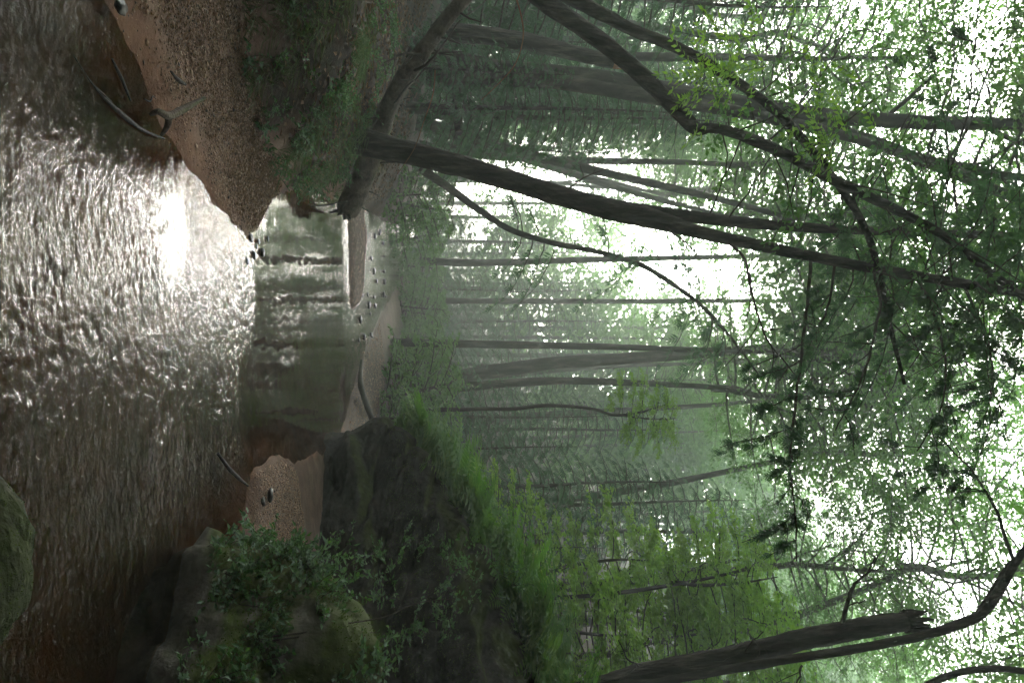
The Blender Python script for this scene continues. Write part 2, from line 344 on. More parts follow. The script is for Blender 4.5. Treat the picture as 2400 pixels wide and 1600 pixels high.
# ------------------------------------------------------------------ the water
def rippler(y, x):
    """how lively the current is: the near riffle, the still pool, the far riffle"""
    near = 1 - smooth(5.8, 6.25, y + .15 * np.sin(x * 3) + .22 * noise(np.stack([x, y, 0 * x], -1) * 2.4))
    edge = smooth(.25, 1.0, x - np.interp(y, YL, XL) + 1.3 * smooth(4.3, 5.1, y) + .3 * noise(np.stack([x, y, 0 * x], -1) * 1.3)) * .9 + .1
    far = smooth(12.0, 12.8, y - .25 * (x - .2)) * smooth(-5, .6, 2.0 + 0 * x)
    quiet = 1 - .75 * smooth(.7, 1.6, x) * smooth(2.2, 3.0, y)
    return near * edge * quiet, far
wx = np.concatenate([np.arange(-9.0, -2.0, .12), np.arange(-2.0, 2.1, .0135), np.arange(2.1, 4.0, .1)])
wy = np.concatenate([np.arange(-4, 1.9, .2), np.arange(1.9, 6.3, .0135), np.arange(6.3, 12, .06), np.arange(12, 20, .07), grow(20.05, 60, .1, 1.03)])
x_, y_, F_ = grid(wx, wy)
nr, fr_ = rippler(y_, x_)
q = np.stack([x_ * 1.0, y_ * 1.25, np.zeros_like(x_)], -1)
w1 = noise(q * 5.5 + 3); w2 = noise(np.stack([x_ + .10 * w1, y_ * 1.5 + .1 * w1, x_ * 0 + 4], -1) * 15); w3 = noise(np.stack([x_ + .02 * w2, y_ * 1.3, x_ * 0 + 8], -1) * 27)
lump = .55 + .6 * smooth(-.5, .6, noise(q * .9 + 30))
zw = nr * lump * (.004 * w1 + .0058 * w2 - .0038 * np.abs(w2) + .0058 * w3) + fr_ * .005 * noise(np.stack([x_, y_ * 1.5, x_ * 0], -1) * 6)
zw += .0016 * noise(q * 5 + 50) + .0008 * noise(q * 13 + 50)
# the water follows a slightly steeper bed beyond the pool
wob = .0
w_ = obj('water', mesh('water', np.stack([x_, y_, zw], -1), [F_], [M['water']], attrs={'ripple': nr * .35 + fr_ * .25 + .012})); tag(w_, kind='structure')

# ------------------------------------------------------------------ the big overhanging boulder
def boulder_big():
    A = np.array((1.35, 10.9)); B = np.array((5.2, 4.6)); ax = norm(B - A); nrm = np.array((ax[1], -ax[0]));
    if nrm[0] > 0: nrm = -nrm
    ns, nt = 150, 120
    t = np.linspace(0, 1, ns)
    top = np.interp(t, [0, .05, .15, .3, .45, .6, .75, 1], [.35, .95, 1.35, 1.85, 2.25, 2.6, 2.75, 2.6])
    wid = np.interp(t, [0, .04, .12, .3, .6, 1], [.12, .5, .85, 1.1, 1.35, 1.5])
    # closed profile: (offset towards the creek, height fraction)
    prof = np.array([(-1.0, -.25), (-1.15, .3), (-1.0, .75), (-.6, .97), (0, 1.03), (.45, .98), (.72, .86), (.80, .72), (.62, .56), (.46, .42), (.52, .30), (.30, .16), (.22, .02), (.25, -.25), (-.4, -.3)])
    pr = spline(np.vstack([prof, prof[:1]]), 8); pr = pr[:-1]; nt = len(pr)
    c = A[None] + (B - A)[None] * t[:, None]
    c = c + nrm[None] * (.15 * np.sin(t * 9))[:, None]
    V = np.zeros((ns, nt, 3)); V[:, :, :2] = c[:, None] + nrm[None, None] * (pr[None, :, 0] * wid[:, None])[:, :, None]; V[:, :, 2] = pr[None, :, 1] * top[:, None]
    V = V.reshape(-1, 3)
    cen = np.repeat(np.column_stack([c, top * .5]), nt, 0); out = norm(V - cen)
    st = V @ np.array((.35, -.1, 1.0))
    strat = np.abs(((st * 1.9 + .5 * noise(V * .8)) % 1) - .5) * 2
    V += out * (.15 * fbm(V * .9, 4) + .035 * fbm(V * 4, 3) - .07 * (1 - smooth(0, .3, strat)))[:, None]
    i = np.arange(ns - 1)[:, None] * nt; j = np.arange(nt)[None]; k = (j + 1) % nt
    F = np.stack([i + j, i + nt + j, i + nt + k, i + k], -1).reshape(-1, 4)
    cap0 = np.stack([np.full(nt, ns * nt), np.arange(nt), (np.arange(nt) + 1) % nt], -1)
    V = np.vstack([V, V[:nt].mean(0)]); 
    return V, F, cap0, top, wid, c, nrm
V, F, c0, b_top, b_wid, b_c, b_n = boulder_big()
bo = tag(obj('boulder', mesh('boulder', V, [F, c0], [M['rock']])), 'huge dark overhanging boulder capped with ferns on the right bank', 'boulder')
BV = V

def blob_rock(name, cen, size, seed, mat, label, nz_=.22, rotz=0, flat=.0, res=5):
    import bmesh
    bm = bmesh.new(); bmesh.ops.create_icosphere(bm, subdivisions=res, radius=1)
    v = np.array([w.co[:] for w in bm.verts]); f = np.array([[a.index for a in q.verts] for q in bm.faces]); bm.free()
    d = 1 + nz_ * fbm(v * 1.1 + seed, 4) + .05 * fbm(v * 5 + seed, 3)
    v = v * d[:, None]
    if flat: v[:, 2] = np.where(v[:, 2] > flat, flat + (v[:, 2] - flat) * .35, v[:, 2])
    v = v * np.array(size)
    o = obj(name, mesh(name, v, [f], [mat]), None, cen, (0, 0, rotz)); 
    tag(o, label, 'rock'); return o
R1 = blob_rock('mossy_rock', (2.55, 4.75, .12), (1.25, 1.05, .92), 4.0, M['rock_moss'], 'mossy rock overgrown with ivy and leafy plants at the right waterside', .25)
R2 = blob_rock('mossy_rock', (.62, 2.08, .05), (.40, .30, .32), 9.0, M['rock_near'], 'rounded mossy rock in the water in the near right corner', .12, .15)

def moss_on(par, n, zmin, seed, size=.018):
    me = par.data; v = np.array([w.co[:] for w in me.vertices]); nr_ = np.array([w.normal[:] for w in me.vertices])
    keep = np.where((v[:, 2] > zmin) & (nr_[:, 2] + .5 * fbm(v * 2.3 + seed, 3) > .12))[0]; i = rng.choice(keep, n)
    p = v[i] + rng.normal(size=(n, 3)) * .02; p = p - nr_[i] * np.sum((p - v[i]) * nr_[i], 1, keepdims=True); g = Geo()
    g.leaves(p - nr_[i] * .004, nr_[i] + rng.normal(size=(n, 3)) * .55, rng.normal(size=(n, 3)), size * (.5 + rng.random(n)), size * .35, 0)
    tag(obj('moss', g.build('moss', [M['moss_tuft']], False), par), kind='stuff')
moss_on(R1, 16000, .1, 3, .02); moss_on(R2, 1500, -.05, 5, .008); moss_on(bo, 14000, .9, 8, .025)

# ------------------------------------------------------------------ trees: templates
def frond_geo(g, org, d, up, L, pairs=5, mat=1, wid=.26, tint=None):
    """hemlock sprays: a midrib quad and slim side twiglets, all arrays"""
    N = len(org); d = norm(d); side = norm(np.cross(d, up)); n = np.cross(side, d)
    L = np.broadcast_to(L, N)
    tt = rng.random(N) if tint is None else tint
    g.leaves(org, d, n, L, L * .07, mat, .0, tt)
    for k in range(pairs):
        t = (k + .6) / (pairs + .4); ll = L * (.55 * (1 - t) + .12)
        for s in (-1, 1):
            dd = d * .75 + side * s * .8 + n * (rng.normal(size=(N, 1)) * .12) + np.array((0, 0, -.18))
            o = org + d * (L * t)[:, None] + np.array((0, 0, -1.)) * (L * t * t * .12)[:, None]
            g.leaves(o, dd, n, ll, ll * wid, mat, .05, tt + .1 * rng.normal(size=N))
def hemlock_branch(g, base, direc, L, droop, mat_wood=0, mat_leaf=1, step=.11, fr=.30, r0=.02, bare=.15, pairs=5, tubes=True):
    n = 9; t = np.linspace(0, 1, n); d = norm(np.asarray(direc, float))
    wv = np.cumsum(rng.normal(size=(n, 3)) * .02 * L, 0); wv[0] = 0
    pts = base + d[None] * (t * L)[:, None] + np.array((0, 0, -1.)) * (droop * L * t ** 2)[:, None] + wv * .6
    if tubes: g.tube(pts, r0 * (1 - .85 * t) + .002, 4, mat_wood, cap=False)
    m_ = max(3, int(L * (1 - bare) / step)); s = bare + (1 - bare) * (np.arange(m_) + rng.random(m_)) / m_
    idx = s * (n - 1); i0 = np.minimum(idx.astype(int), n - 2); f = (idx - i0)[:, None]
    pp = pts[i0] * (1 - f) + pts[i0 + 1] * f; tan = norm(pts[i0 + 1] - pts[i0])
    side = norm(np.cross(tan, np.array((0, 0, 1.)))) * np.where(np.arange(m_) % 2, 1, -1)[:, None]
    dd = tan * .55 + side * (.6 + .5 * rng.random((m_, 1))) + np.array((0, 0, -1.)) * (.15 + .55 * rng.random((m_, 1)))
    up = np.array((0, 0, 1.)) + rng.normal(size=(m_, 3)) * .35
    Lf = fr * (1.15 - .6 * s) * (.7 + .6 * rng.random(m_)) * min(1.3, .6 + .3 * L)
    frond_geo(g, pp, dd, up, Lf, pairs)
    frond_geo(g, pts[-1:], norm(pts[-1:] - pts[-2:-1]) + np.array((0, 0, -.2)), np.array([[0, 0, 1.]]), np.array([fr]), pairs)
def hemlock_template(k, H, R, nb, low=.10, step=.13, fr=.34):
    g = Geo(); z = low * H + (H * .98 - low * H) * (np.arange(nb) + rng.random(nb)) / nb
    for i, zz in enumerate(z):
        a = i * 2.4 + rng.random() * .8; u = (zz - low * H) / (H * (1 - low)); L = R * (1 - u) ** .75 * (.65 + .6 * rng.random()) + .12
        hemlock_branch(g, np.array((0, 0, zz)), (math.cos(a), math.sin(a), .18 - .25 * (1 - u)), L, .22 + .25 * rng.random(), step=step, fr=fr, pairs=4)
    t = Geo(); zz = np.linspace(-.3, H, 14); t.tube(np.stack([.05 * np.sin(zz * .7), .05 * np.cos(zz * .9), zz], -1), (.011 * H) * (1 - zz / H * .93) + .004, 8, 0, .15)
    return t.build('hemlock_trunk', [M['bark_far']]), g.build('hemlock_crown', [M['twig'], M['leaf_hemlock']], False)

def twig_leaves(g, a, b, n, leaf, mat, spread=.06, tilt=.45):
    """leaves along the twigs a->b (arrays)"""
    K = len(a); t = rng.random((K, n)); p = a[:, None] + (b - a)[:, None] * (t ** .8)[:, :, None]
    p = p + rng.normal(size=p.shape) * spread
    tan = norm(b - a)[:, None].repeat(n, 1); sd = norm(np.cross(tan, np.array((0, 0, 1.)))) * rng.choice([-1, 1], (K, n))[:, :, None]
    d = tan * .6 + sd * (.4 + .6 * rng.random((K, n, 1))) + np.array((0, 0, -.25)) + rng.normal(size=p.shape) * .25
    up = np.array((0, 0, 1.)) + rng.normal(size=p.shape) * tilt
    L = leaf * (.65 + .7 * rng.random(K * n))
    g.leaves(p.reshape(-1, 3), d.reshape(-1, 3), up.reshape(-1, 3), L, L * .58, mat, .10)
def crown_template(k, R, Hc, nb, ntw, nl, leaf, mat, flat=False):
    """a broadleaf crown above its own leader; the origin is where the trunk carries it"""
    g = Geo(); zz = np.linspace(-.2, Hc * .95, 10); lead = np.stack([.25 * np.sin(zz * .8 + k), .25 * np.sin(zz * .6 + 2 * k), zz], -1); lead[:2, :2] *= .2
    g.tube(lead, .085 * (1 - .9 * np.clip(zz / Hc, 0, 1)) * R / 3.5 + .01, 6, 0, .1, cap=False)
    A, Bp = [], []
    for i in range(nb):
        u = (i + rng.random()) / nb; z0 = u * Hc * .9; j = min(int(u * 9), 8)
        a = i * 2.4 + rng.random(); L = R * (.45 + .75 * math.sin(math.pi * (.18 + .78 * u))) * (.6 + .5 * rng.random()) * .85
        n = 7; t = np.linspace(0, 1, n); el = (.15 if flat else .45) * (.4 + u)
        pts = np.array((lead[j][0], lead[j][1], z0)) + np.stack([np.cos(a + .35 * np.sin(t * 3 + i)) * t * L, np.sin(a + .35 * np.sin(t * 3 + i)) * t * L, el * L * t * (1 - .45 * t)], -1)
        g.tube(pts, .03 * R / 3.5 * (1 - .85 * t) + .004, 4, 0, cap=False)
        for q in range(ntw):
            s = .22 + .78 * (q + rng.random()) / ntw; ix = s * (n - 1); i0 = min(int(ix), n - 2); p = pts[i0] + (pts[i0 + 1] - pts[i0]) * (ix - i0)
            b = a + rng.choice([-1, 1]) * (.4 + .8 * rng.random()); l = R * .32 * (1.1 - .5 * s) * (.6 + .7 * rng.random())
            e = p + np.array((math.cos(b), math.sin(b), -.1 + .4 * rng.normal() * (.4 if flat else 1))) * l
            A.append(p); Bp.append(e)
    A = np.array(A); Bp = np.array(Bp)
    for p, e in zip(A, Bp): g.tube(np.stack([p, (p + e) / 2 + (0, 0, .03), e]), [.007, .005, .002], 3, 0, cap=False)
    twig_leaves(g, A, Bp, nl, leaf, 1, .07 * R / 3.5)
    return g.build('crown', [M['twig'], mat], False)

T_crown = [crown_template(k, 3.9, 6.0, 46, 13, 22, .11, M['leaf_canopy']) for k in range(3)]
T_shade = crown_template(3, 3.9, 4.5, 50, 14, 34, .19, M['leaf_canopy'])  # thick crown for the unseen overhead trees that shade the foreground
T_lime = [crown_template(5 + k, 2.1, 3.6, 24, 10, 26, .115, M['leaf_lime'], True) for k in range(2)]
T_hem = [hemlock_template(k, 9.0, 2.3, 92) for k in range(3)]
T_shrub = [crown_template(9 + k, 1.0, 1.3, 18, 7, 20, .075, M['leaf_shrub']) for k in range(2)]

def trunk_part(par, rows, mat, seg=10, bump=.14, name='trunk', freq=3.0, n=10, extra=()):
    if mat is M['bark'] and seg >= 10: seg += 8; n = 16; freq *= 1.6
    """rows in photo points; the mesh is stored in the parent's own space"""
    g = Geo(); o = np.array(par.location)
    for rr in (rows, *extra):
        p, r = pline(rr, n); g.tube(p - o, r, seg, 0, bump, freq=freq)
    return obj(name, g.build(name, [mat]), par)

def where(x, y):
    Y = 800 + FPX * x / max(y, .1)
    if y < 4 or Y < -60: return 'unseen, added for shade' if Y > 800 else 'just outside the left edge'
    for lim, ph in ((90, 'at the far left edge'), (200, 'around the broken trunk'), (300, 'behind the thick left trunk'), (390, 'behind the base of the leaning hemlock'), (480, 'behind the thin arching tree'), (590, 'left of the bright gap'), (690, 'under the bright gap'), (780, 'left of the straight dark trunk'), (880, 'behind the straight dark trunk'), (960, 'beside the thick tilting trunk'), (1080, 'above the low end of the boulder'), (1230, 'above the middle of the boulder'), (1400, 'above the ferny end of the boulder'), (1560, 'left of the snapped snag'), (1700, 'behind the snapped snag')):
        if Y < lim: return ph
    return 'outside the right edge'
def deep(y): return 'near' if y < 12.5 else 'middle-distance' if y < 17 else 'hazy' if y < 22 else 'misty' if y < 29 else 'pale misty' if y < 38 else 'faint far-off'
# ---- middle-distance broadleaf trees: trunk to where the crown sits
def wood_tree(x, y, h, r, lean, label, group, k, sc_=1.0, name='broadleaf_tree', mat='bark_far', crown=None):
    z = hz(x, y); t = thing(name, label, 'tree', (x, y, z), group)
    g = Geo(); s = np.linspace(0, 1, 12); p = np.stack([lean[0] * s + .12 * np.sin(s * 5 + x), lean[1] * s + .12 * np.cos(s * 4 + y) - .12, -.3 + (h + .3) * s], -1)
    flare = 1 + .5 * np.exp(-s * 18)
    g.tube(p, r * (1 - .55 * s) * flare, 9, 0, .12)
    obj('trunk', g.build('trunk', [M[mat]]), t)
    obj('crown', crown or T_crown[k % 3], t, tuple(p[-1] - np.array((0, 0, .15))), (0, 0, x * 3.1 + y), (sc_, sc_, sc_ * .95)); return t

def on_plane(X, Y, z=0.0):
    a = P(X, Y, 1.0); b = P(X, Y, 2.0); d = 1 + (z - a[2]) / (b[2] - a[2]); return P(X, Y, d)
def on_ground(X, Y, d0=2.0, d1=60.0):
    for d in np.arange(d0, d1, .04):
        p = P(X, Y, d)
        if p[2] < max(hz(p[0], p[1]), 0): return p
    return P(X, Y, d1)

# ------------------------------------------------------------------ the leaning twin-stemmed hemlock on the left bank
tC = thing('hemlock_tree', 'dark hemlock leaning over the creek from the left bank and forking into two stems', 'tree', P(868, 338, 9.0))
C_low = [(790, 318, 9.0, 32.4), (840, 331, 9.0, 32.4), (900, 345, 9, 28.8), (1000, 368, 9, 26.1), (1150, 410, 9, 24.3), (1300, 455, 8.9, 24.3), (1430, 490, 8.8, 25.2), (1520, 510, 8.8, 24.3)]
C_up = C_low[-2:] + [(1640, 545, 8.7, 16), (1800, 580, 8.6, 14), (2000, 620, 8.5, 13), (2200, 655, 8.4, 12), (2350, 680, 8.3, 12), (2560, 705, 8.2, 9), (2900, 730, 8.2, 4)]
C_side = [(1450, 488, 8.85, 16), (1560, 500, 8.9, 15), (1700, 517, 8.9, 14), (1900, 534, 9, 12), (2150, 545, 9, 10), (2400, 552, 9.1, 9), (2800, 560, 9.2, 4)]
trunk_part(tC, C_low, M['bark'], 14, .10, freq=5)
stem_up = trunk_part(tC, C_up, M['bark'], 10, .10, 'stem', freq=5); stem_side = trunk_part(tC, C_side, M['bark'], 10, .10, 'stem', freq=5)

def bare_branch(par, rows, r0, twigs=6, tl=.5, mat='twig', name='branch', foliage=0.0, hang=.35, fr=.13, n=6, leafmat='leaf_hemlock', holder=None):
    g = Geo(); o = np.array(par.location); w = np.array([P(*q) for q in rows]); p = spline(w, n); L = len(p); t = np.linspace(0, 1, L)
    p = p + np.cumsum(rng.normal(size=p.shape) * .006, 0)
    g.tube(p - o, r0 * (1 - .8 * t) + .0025, 6, 0, .1, freq=8)
    for k in range(twigs):
        i = int((.15 + .83 * (k + rng.random()) / twigs) * (L - 2)); tan = norm(p[i + 1] - p[i]); sd = norm(np.cross(tan, rng.normal(size=3)))
        l = tl * (.5 + .8 * rng.random()); d = norm(tan * .6 + sd * .9 + np.array((0, 0, -hang * rng.random())))
        q = np.linspace(0, 1, 6)[:, None]; tp = p[i] + d * l * q + np.array((0, 0, -1.)) * hang * l * q ** 2 + np.cumsum(rng.normal(size=(6, 3)) * .012, 0)
        g.tube(tp - o, r0 * .35 * (1 - .8 * q[:, 0]) + .0018, 4, 0, cap=False)
        for _ in range(2):
            j = 1 + int(rng.random() * 4); e = tp[j] + (norm(d + rng.normal(size=3) * .7) + np.array((0, 0, -.3))) * l * .45; md = (tp[j] + e) / 2 + rng.normal(size=3) * .02
            g.tube(np.stack([tp[j], md, e]) - o, [.003, .0025, .0015], 3, 0, cap=False)
            if foliage > rng.random():
                m_ = 14; f = rng.random((m_, 1)); frond_geo(g, tp[j] - o + (e - tp[j]) * f, norm(e - tp[j]) + rng.normal(size=(m_, 3)) * .5 + np.array((0, 0, -.5)), np.array((0, 0, 1.)) + rng.normal(size=(m_, 3)) * .4, fr * (.6 + .6 * rng.random(m_)), 4)
        if foliage > rng.random():
            m_ = 20; f = rng.random((m_, 1)); ii = np.minimum((f[:, 0] * 5).astype(int), 4); frond_geo(g, tp[ii] - o, d + rng.normal(size=(m_, 3)) * .5 + np.array((0, 0, -.5)), np.array((0, 0, 1.)) + rng.normal(size=(m_, 3)) * .4, fr * (.6 + .6 * rng.random(m_)), 4)
    return obj(name, g.build(name, [M[mat], M[leafmat]]), holder or par)
for rows, r0, tw, tl, fo in [
    ([(1690, 556, 8.7), (1740, 600, 8.4), (1770, 700, 8.1), (1810, 800, 7.8), (1880, 890, 7.5)], .018, 9, .55, 0),
    ([(1900, 600, 8.6), (1890, 700, 8.2), (1870, 830, 7.8), (1850, 950, 7.5), (1840, 1080, 7.2), (1845, 1220, 7.0), (1850, 1330, 6.9)], .02, 16, .5, .75),
    ([(2050, 628, 8.5), (2060, 720, 8.1), (2040, 830, 7.8), (2000, 930, 7.5), (1960, 1010, 7.4)], .018, 11, .5, .3),
    ([(2150, 645, 8.4), (2190, 740, 8.0), (2220, 850, 7.6), (2210, 960, 7.3), (2150, 1060, 7.1)], .018, 12, .55, .45),
    ([(1960, 612, 8.5), (1940, 720, 8.8), (1900, 800, 9.1), (1870, 880, 9.3)], .014, 8, .45, .1),
    ([(2260, 665, 8.4), (2300, 760, 8.1), (2320, 880, 7.9), (2290, 1000, 7.8)], .018, 12, .6, .7),
    ([(2170, 545, 9.0), (2220, 420, 8.6), (2255, 290, 8.3), (2275, 150, 8.0), (2295, -10, 7.8)], .016, 9, .45, .35),
    ([(1950, 537, 9.0), (2060, 400, 8.7), (2160, 230, 8.5), (2230, 120, 8.3)], .010, 6, .35, .1),
    ([(1660, 520, 8.9), (1690, 440, 8.7), (1720, 380, 8.5)], .010, 3, .3, 0),
    ([(1700, 522, 8.9), (1760, 440, 8.6), (1820, 360, 8.4)], .010, 4, .3, 0),
    ([(1560, 530, 8.7), (1600, 560, 8.5), (1640, 600, 8.4)], .014, 2, .2, 0),
    ([(1330, 445, 9.0), (1370, 410, 8.9), (1430, 385, 8.8)], .010, 2, .2, 0),
    ([(1480, 488, 8.9), (1510, 470, 8.8), (1520, 455, 8.8)], .010, 0, .2, 0),
    ([(2100, 545, 9.0), (2130, 450, 8.8), (2200, 330, 8.7), (2210, 250, 8.6)], .010, 6, .4, .2)]:
    bare_branch(tC, rows, r0, tw, tl, foliage=fo, holder=stem_side if rows[0][1] < 550 and rows[0][0] > 1600 else stem_up)
gC = Geo(); oC = np.array(tC.location)
for rows, nbr, Lr, rise in ((C_up, 46, 2.1, .05), (C_side, 26, 1.5, .05)):
    p, r = pline(rows, 10)
    for k in range(nbr):
        u = .50 + .5 * (k + rng.random()) / nbr; i = int(u * (len(p) - 1)); a = k * 2.4 + rng.random()
        if P(2000, 600, 8.5)[2] > p[i][2]: continue
        hemlock_branch(gC, p[i] - oC, (math.cos(a), math.sin(a) * .8 , rise), Lr * (.6 + .6 * rng.random()), .30 + .2 * rng.random(), step=.045, fr=.17, r0=.012, pairs=5)
obj('crown', gC.build('crown', [M['twig'], M['leaf_hemlock']], False), tC)

# ------------------------------------------------------------------ two crooked stems leaning in from the left edge (one tree)
tA = thing('crooked_tree', 'crooked tree leaning in from the left, two bent dark stems crossing under the canopy', 'tree', P(905, -300, 7.3))
A1 = [(880, -320, 7.3, 34.3), (960, -265, 7.3, 30.4), (1120, -125, 7.3, 23.8), (1270, 0, 7.3, 20.5), (1400, 92, 7.4, 19.8), (1500, 172, 7.5, 19.8), (1590, 262, 7.6, 18.5), (1632, 302, 7.7, 15.8), (1668, 300, 7.7, 12.5), (1740, 318, 7.7, 13.2), (1850, 365, 7.8, 13.2), (1960, 425, 7.9, 12.5), (2100, 492, 8, 11.9), (2210, 552, 8, 10.6), (2330, 645, 8, 9.24), (2460, 740, 8, 6.6)]
A2 = [(1180, -90, 7.35, 15.4), (1300, -25, 7.5, 16.6), (1400, 28, 7.6, 15.4), (1500, 78, 7.7, 14.1), (1600, 118, 7.8, 13.4), (1720, 188, 7.9, 12.2), (1820, 262, 8, 11.5), (1900, 350, 8.1, 10.9), (1970, 440, 8.2, 9.6), (2030, 540, 8.3, 8.32), (2065, 660, 8.4, 7.04), (2090, 780, 8.4, 5.76), (2120, 900, 8.4, 3.84)]
trunk_part(tA, A1, M['bark'], 14, .12, freq=6); stem_A = trunk_part(tA, A2, M['bark'], 12, .14, 'stem', freq=6)
gA = Geo(); oA = np.array(tA.location); a_, b_ = [], []
for rows, lo in ((A1, .55), (A2, .42)):
    p, r = pline(rows, 8)
    for k in range(26):
        u = lo + (1 - lo) * (k + rng.random()) / 26; i = int(u * (len(p) - 1)); an = k * 2.4; l = .5 + .9 * rng.random()
        e = p[i] + np.array((math.cos(an), math.sin(an), .35 * rng.normal() + .25)) * l; gA.tube(np.stack([p[i], (p[i] + e) / 2 + (0, 0, .05), e]) - oA, [.012, .008, .004], 4, 0, cap=False)
        for q in range(5):
            s = p[i] + (e - p[i]) * (.3 + .7 * rng.random()); f = s + rng.normal(size=3) * np.array((.3, .3, .12)); a_.append(s - oA); b_.append(f - oA)
twig_leaves(gA, np.array(a_), np.array(b_), 10, .075, 1, .04)
obj('crown', gA.build('crown', [M['twig'], M['leaf_shrub']], False), tA)
# the bright yellow-green compound leaves hanging off the upper stem
def spray_part(par, cX, cY, d, n, spread, L):
    o = np.array(par.location); c = P(cX, cY, d)
    for k in range(n):
        g = Geo(); b = c + rng.normal(size=3) * spread; dr = norm(np.array((rng.normal(), rng.normal() * .5, .2 * rng.normal() - .25))); l = L * (.6 + .6 * rng.random()); q = np.linspace(0, 1, 7)[:, None]
        tp = b + dr * l * q + np.array((0, 0, -.25)) * l * q ** 2; g.tube(tp - o, np.full(7, .0022), 3, 0, cap=False)
        sd = norm(np.cross(dr, (0, 0, 1)))
        for s in (-1, 1):
            g.leaves(tp[1:] - o, dr * .45 + sd * s * .9 + np.array((0, 0, -.25)) + rng.normal(size=(6, 3)) * .1, np.array((0, 0, 1.)) + rng.normal(size=(6, 3)) * .3, np.full(6, .085), np.full(6, .034), 1)
        g.leaves(tp[-1:] - o, dr[None], np.array([[0, 0, 1.]]), .09, .035, 1)
        obj('leaf_spray', g.build('leaf_spray', [M['twig'], M['leaf_lime']], False), stem_A)
spray_part(tA, 1700, 150, 6.9, 26, (.22, .25, .16), .36); spray_part(tA, 1770, 120, 7, 14, (.2, .2, .16), .32)
spray_part(tA, 1950, 295, 7.2, 24, (.26, .25, .14), .34); spray_part(tA, 1650, 175, 7, 10, (.15, .2, .1), .28)

# ------------------------------------------------------------------ trunks on the left bank
tD = thing('beech_tree', 'thick dark straight trunk on the left slope, forking high in the canopy', 'tree', P(1046, 165, 14))
trunk_part(tD, [(1000, 160, 14, 44.2), (1046, 164, 14, 37.4), (1120, 170, 14, 30.6), (1400, 190, 14, 26.3), (1600, 222, 14, 22.1), (1750, 245, 14, 20.4), (1960, 275, 14, 18.7), (2200, 288, 14, 17), (2420, 292, 14, 15.3), (2800, 300, 14, 10.2)], M['bark_far'], 14, .10, freq=3)
trunk_part(tD, [(1930, 280, 14, 15), (1990, 315, 14, 16), (2100, 352, 14, 15), (2250, 412, 14, 14), (2420, 480, 14, 12), (2650, 560, 14, 8)], M['bark_far'], 9, .1, 'limb')
trunk_part(tD, [(2080, 272, 14, 6), (2130, 230, 14, 5), (2185, 178, 14, 4)], M['bark_far'], 6, .1, 'limb')
trunk_part(tD, [(2300, 290, 14, 7), (2350, 318, 14, 7), (2420, 345, 14, 6)], M['bark_far'], 6, .1, 'limb')
oD = np.array(tD.location)
for k, (X, Y, s) in enumerate([(2420, 480, .85), (2500, 250, 1.0)]):
    obj('crown', T_crown[k % 3], tD, tuple(P(X, Y, 14.2) - oD), (0, 0, k * 1.7), (s, s, s * .8))
tE = thing('broken_trunk', 'slender leaning trunk at the left, snapped off with an orange break', 'tree', P(1048, 72, 12))
trunk_part(tE, [(1010, 66, 12, 28), (1050, 74, 12, 23), (1150, 86, 12, 20), (1250, 102, 12, 19), (1350, 125, 12, 17), (1438, 147, 12, 15)], M['bark'], 11, .12, freq=6)
g = Geo(); oE = np.array(tE.location)
for k in range(9):
    a = k * .7; b = P(1432, 147, 12) + np.array((math.cos(a), math.sin(a), 0)) * .06; e = b + np.array((.03 * math.cos(a) + .02, .03 * math.sin(a), .10 + .14 * rng.random())); g.tube(np.stack([b, (b + e) / 2, e]) - oE, [.032, .022, .003], 4, 0)
obj('splintered_top', g.build('splintered_top', [M['raw_wood']], False), tE)
g = Geo(); p, r = pline([(1066, 150, 15, 12), (1070, 200, 14.8, 12), (1072, 260, 14.5, 11), (1076, 312, 14.2, 9)], 6); g.tube(p - p[0], r, 9, 0, .15)
tag(obj('fallen_log', g.build('fallen_log', [M['bark']]), None, tuple(p[0])), 'short dark fallen trunk lying level behind the thick left trunk', 'log')
tG = thing('young_tree', 'thin arching tree bending out over the creek behind the leaning hemlock', 'tree', P(1030, 425, 16))
trunk_part(tG, [(985, 395, 16, 10.5), (1040, 432, 16, 9.3), (1120, 490, 16, 8.06), (1200, 540, 16, 7.44), (1300, 570, 16, 6.82), (1400, 590, 16, 6.2), (1500, 620, 16, 6.2), (1580, 668, 16, 5.58), (1650, 722, 16, 4.96), (1720, 800, 16, 3.72), (1780, 880, 16, 1.86)], M['bark_far'], 8, .1)
gG = Geo(); oG = np.array(tG.location); p, r = pline([(1200, 540, 16, 12), (1300, 570, 16, 11), (1400, 590, 16, 10), (1500, 620, 16, 10), (1580, 668, 16, 9), (1650, 722, 16, 8), (1720, 800, 16, 6)], 8)
for k in range(34):
    i = int(rng.random() * (len(p) - 1)); a = k * 2.4
    hemlock_branch(gG, p[i] - oG, (math.cos(a), math.sin(a), -.1), .9 + 1.3 * rng.random(), .35, step=.14, fr=.3, r0=.012, pairs=4)
obj('crown', gG.build('crown', [M['twig'], M['leaf_hemlock']], False), tG)

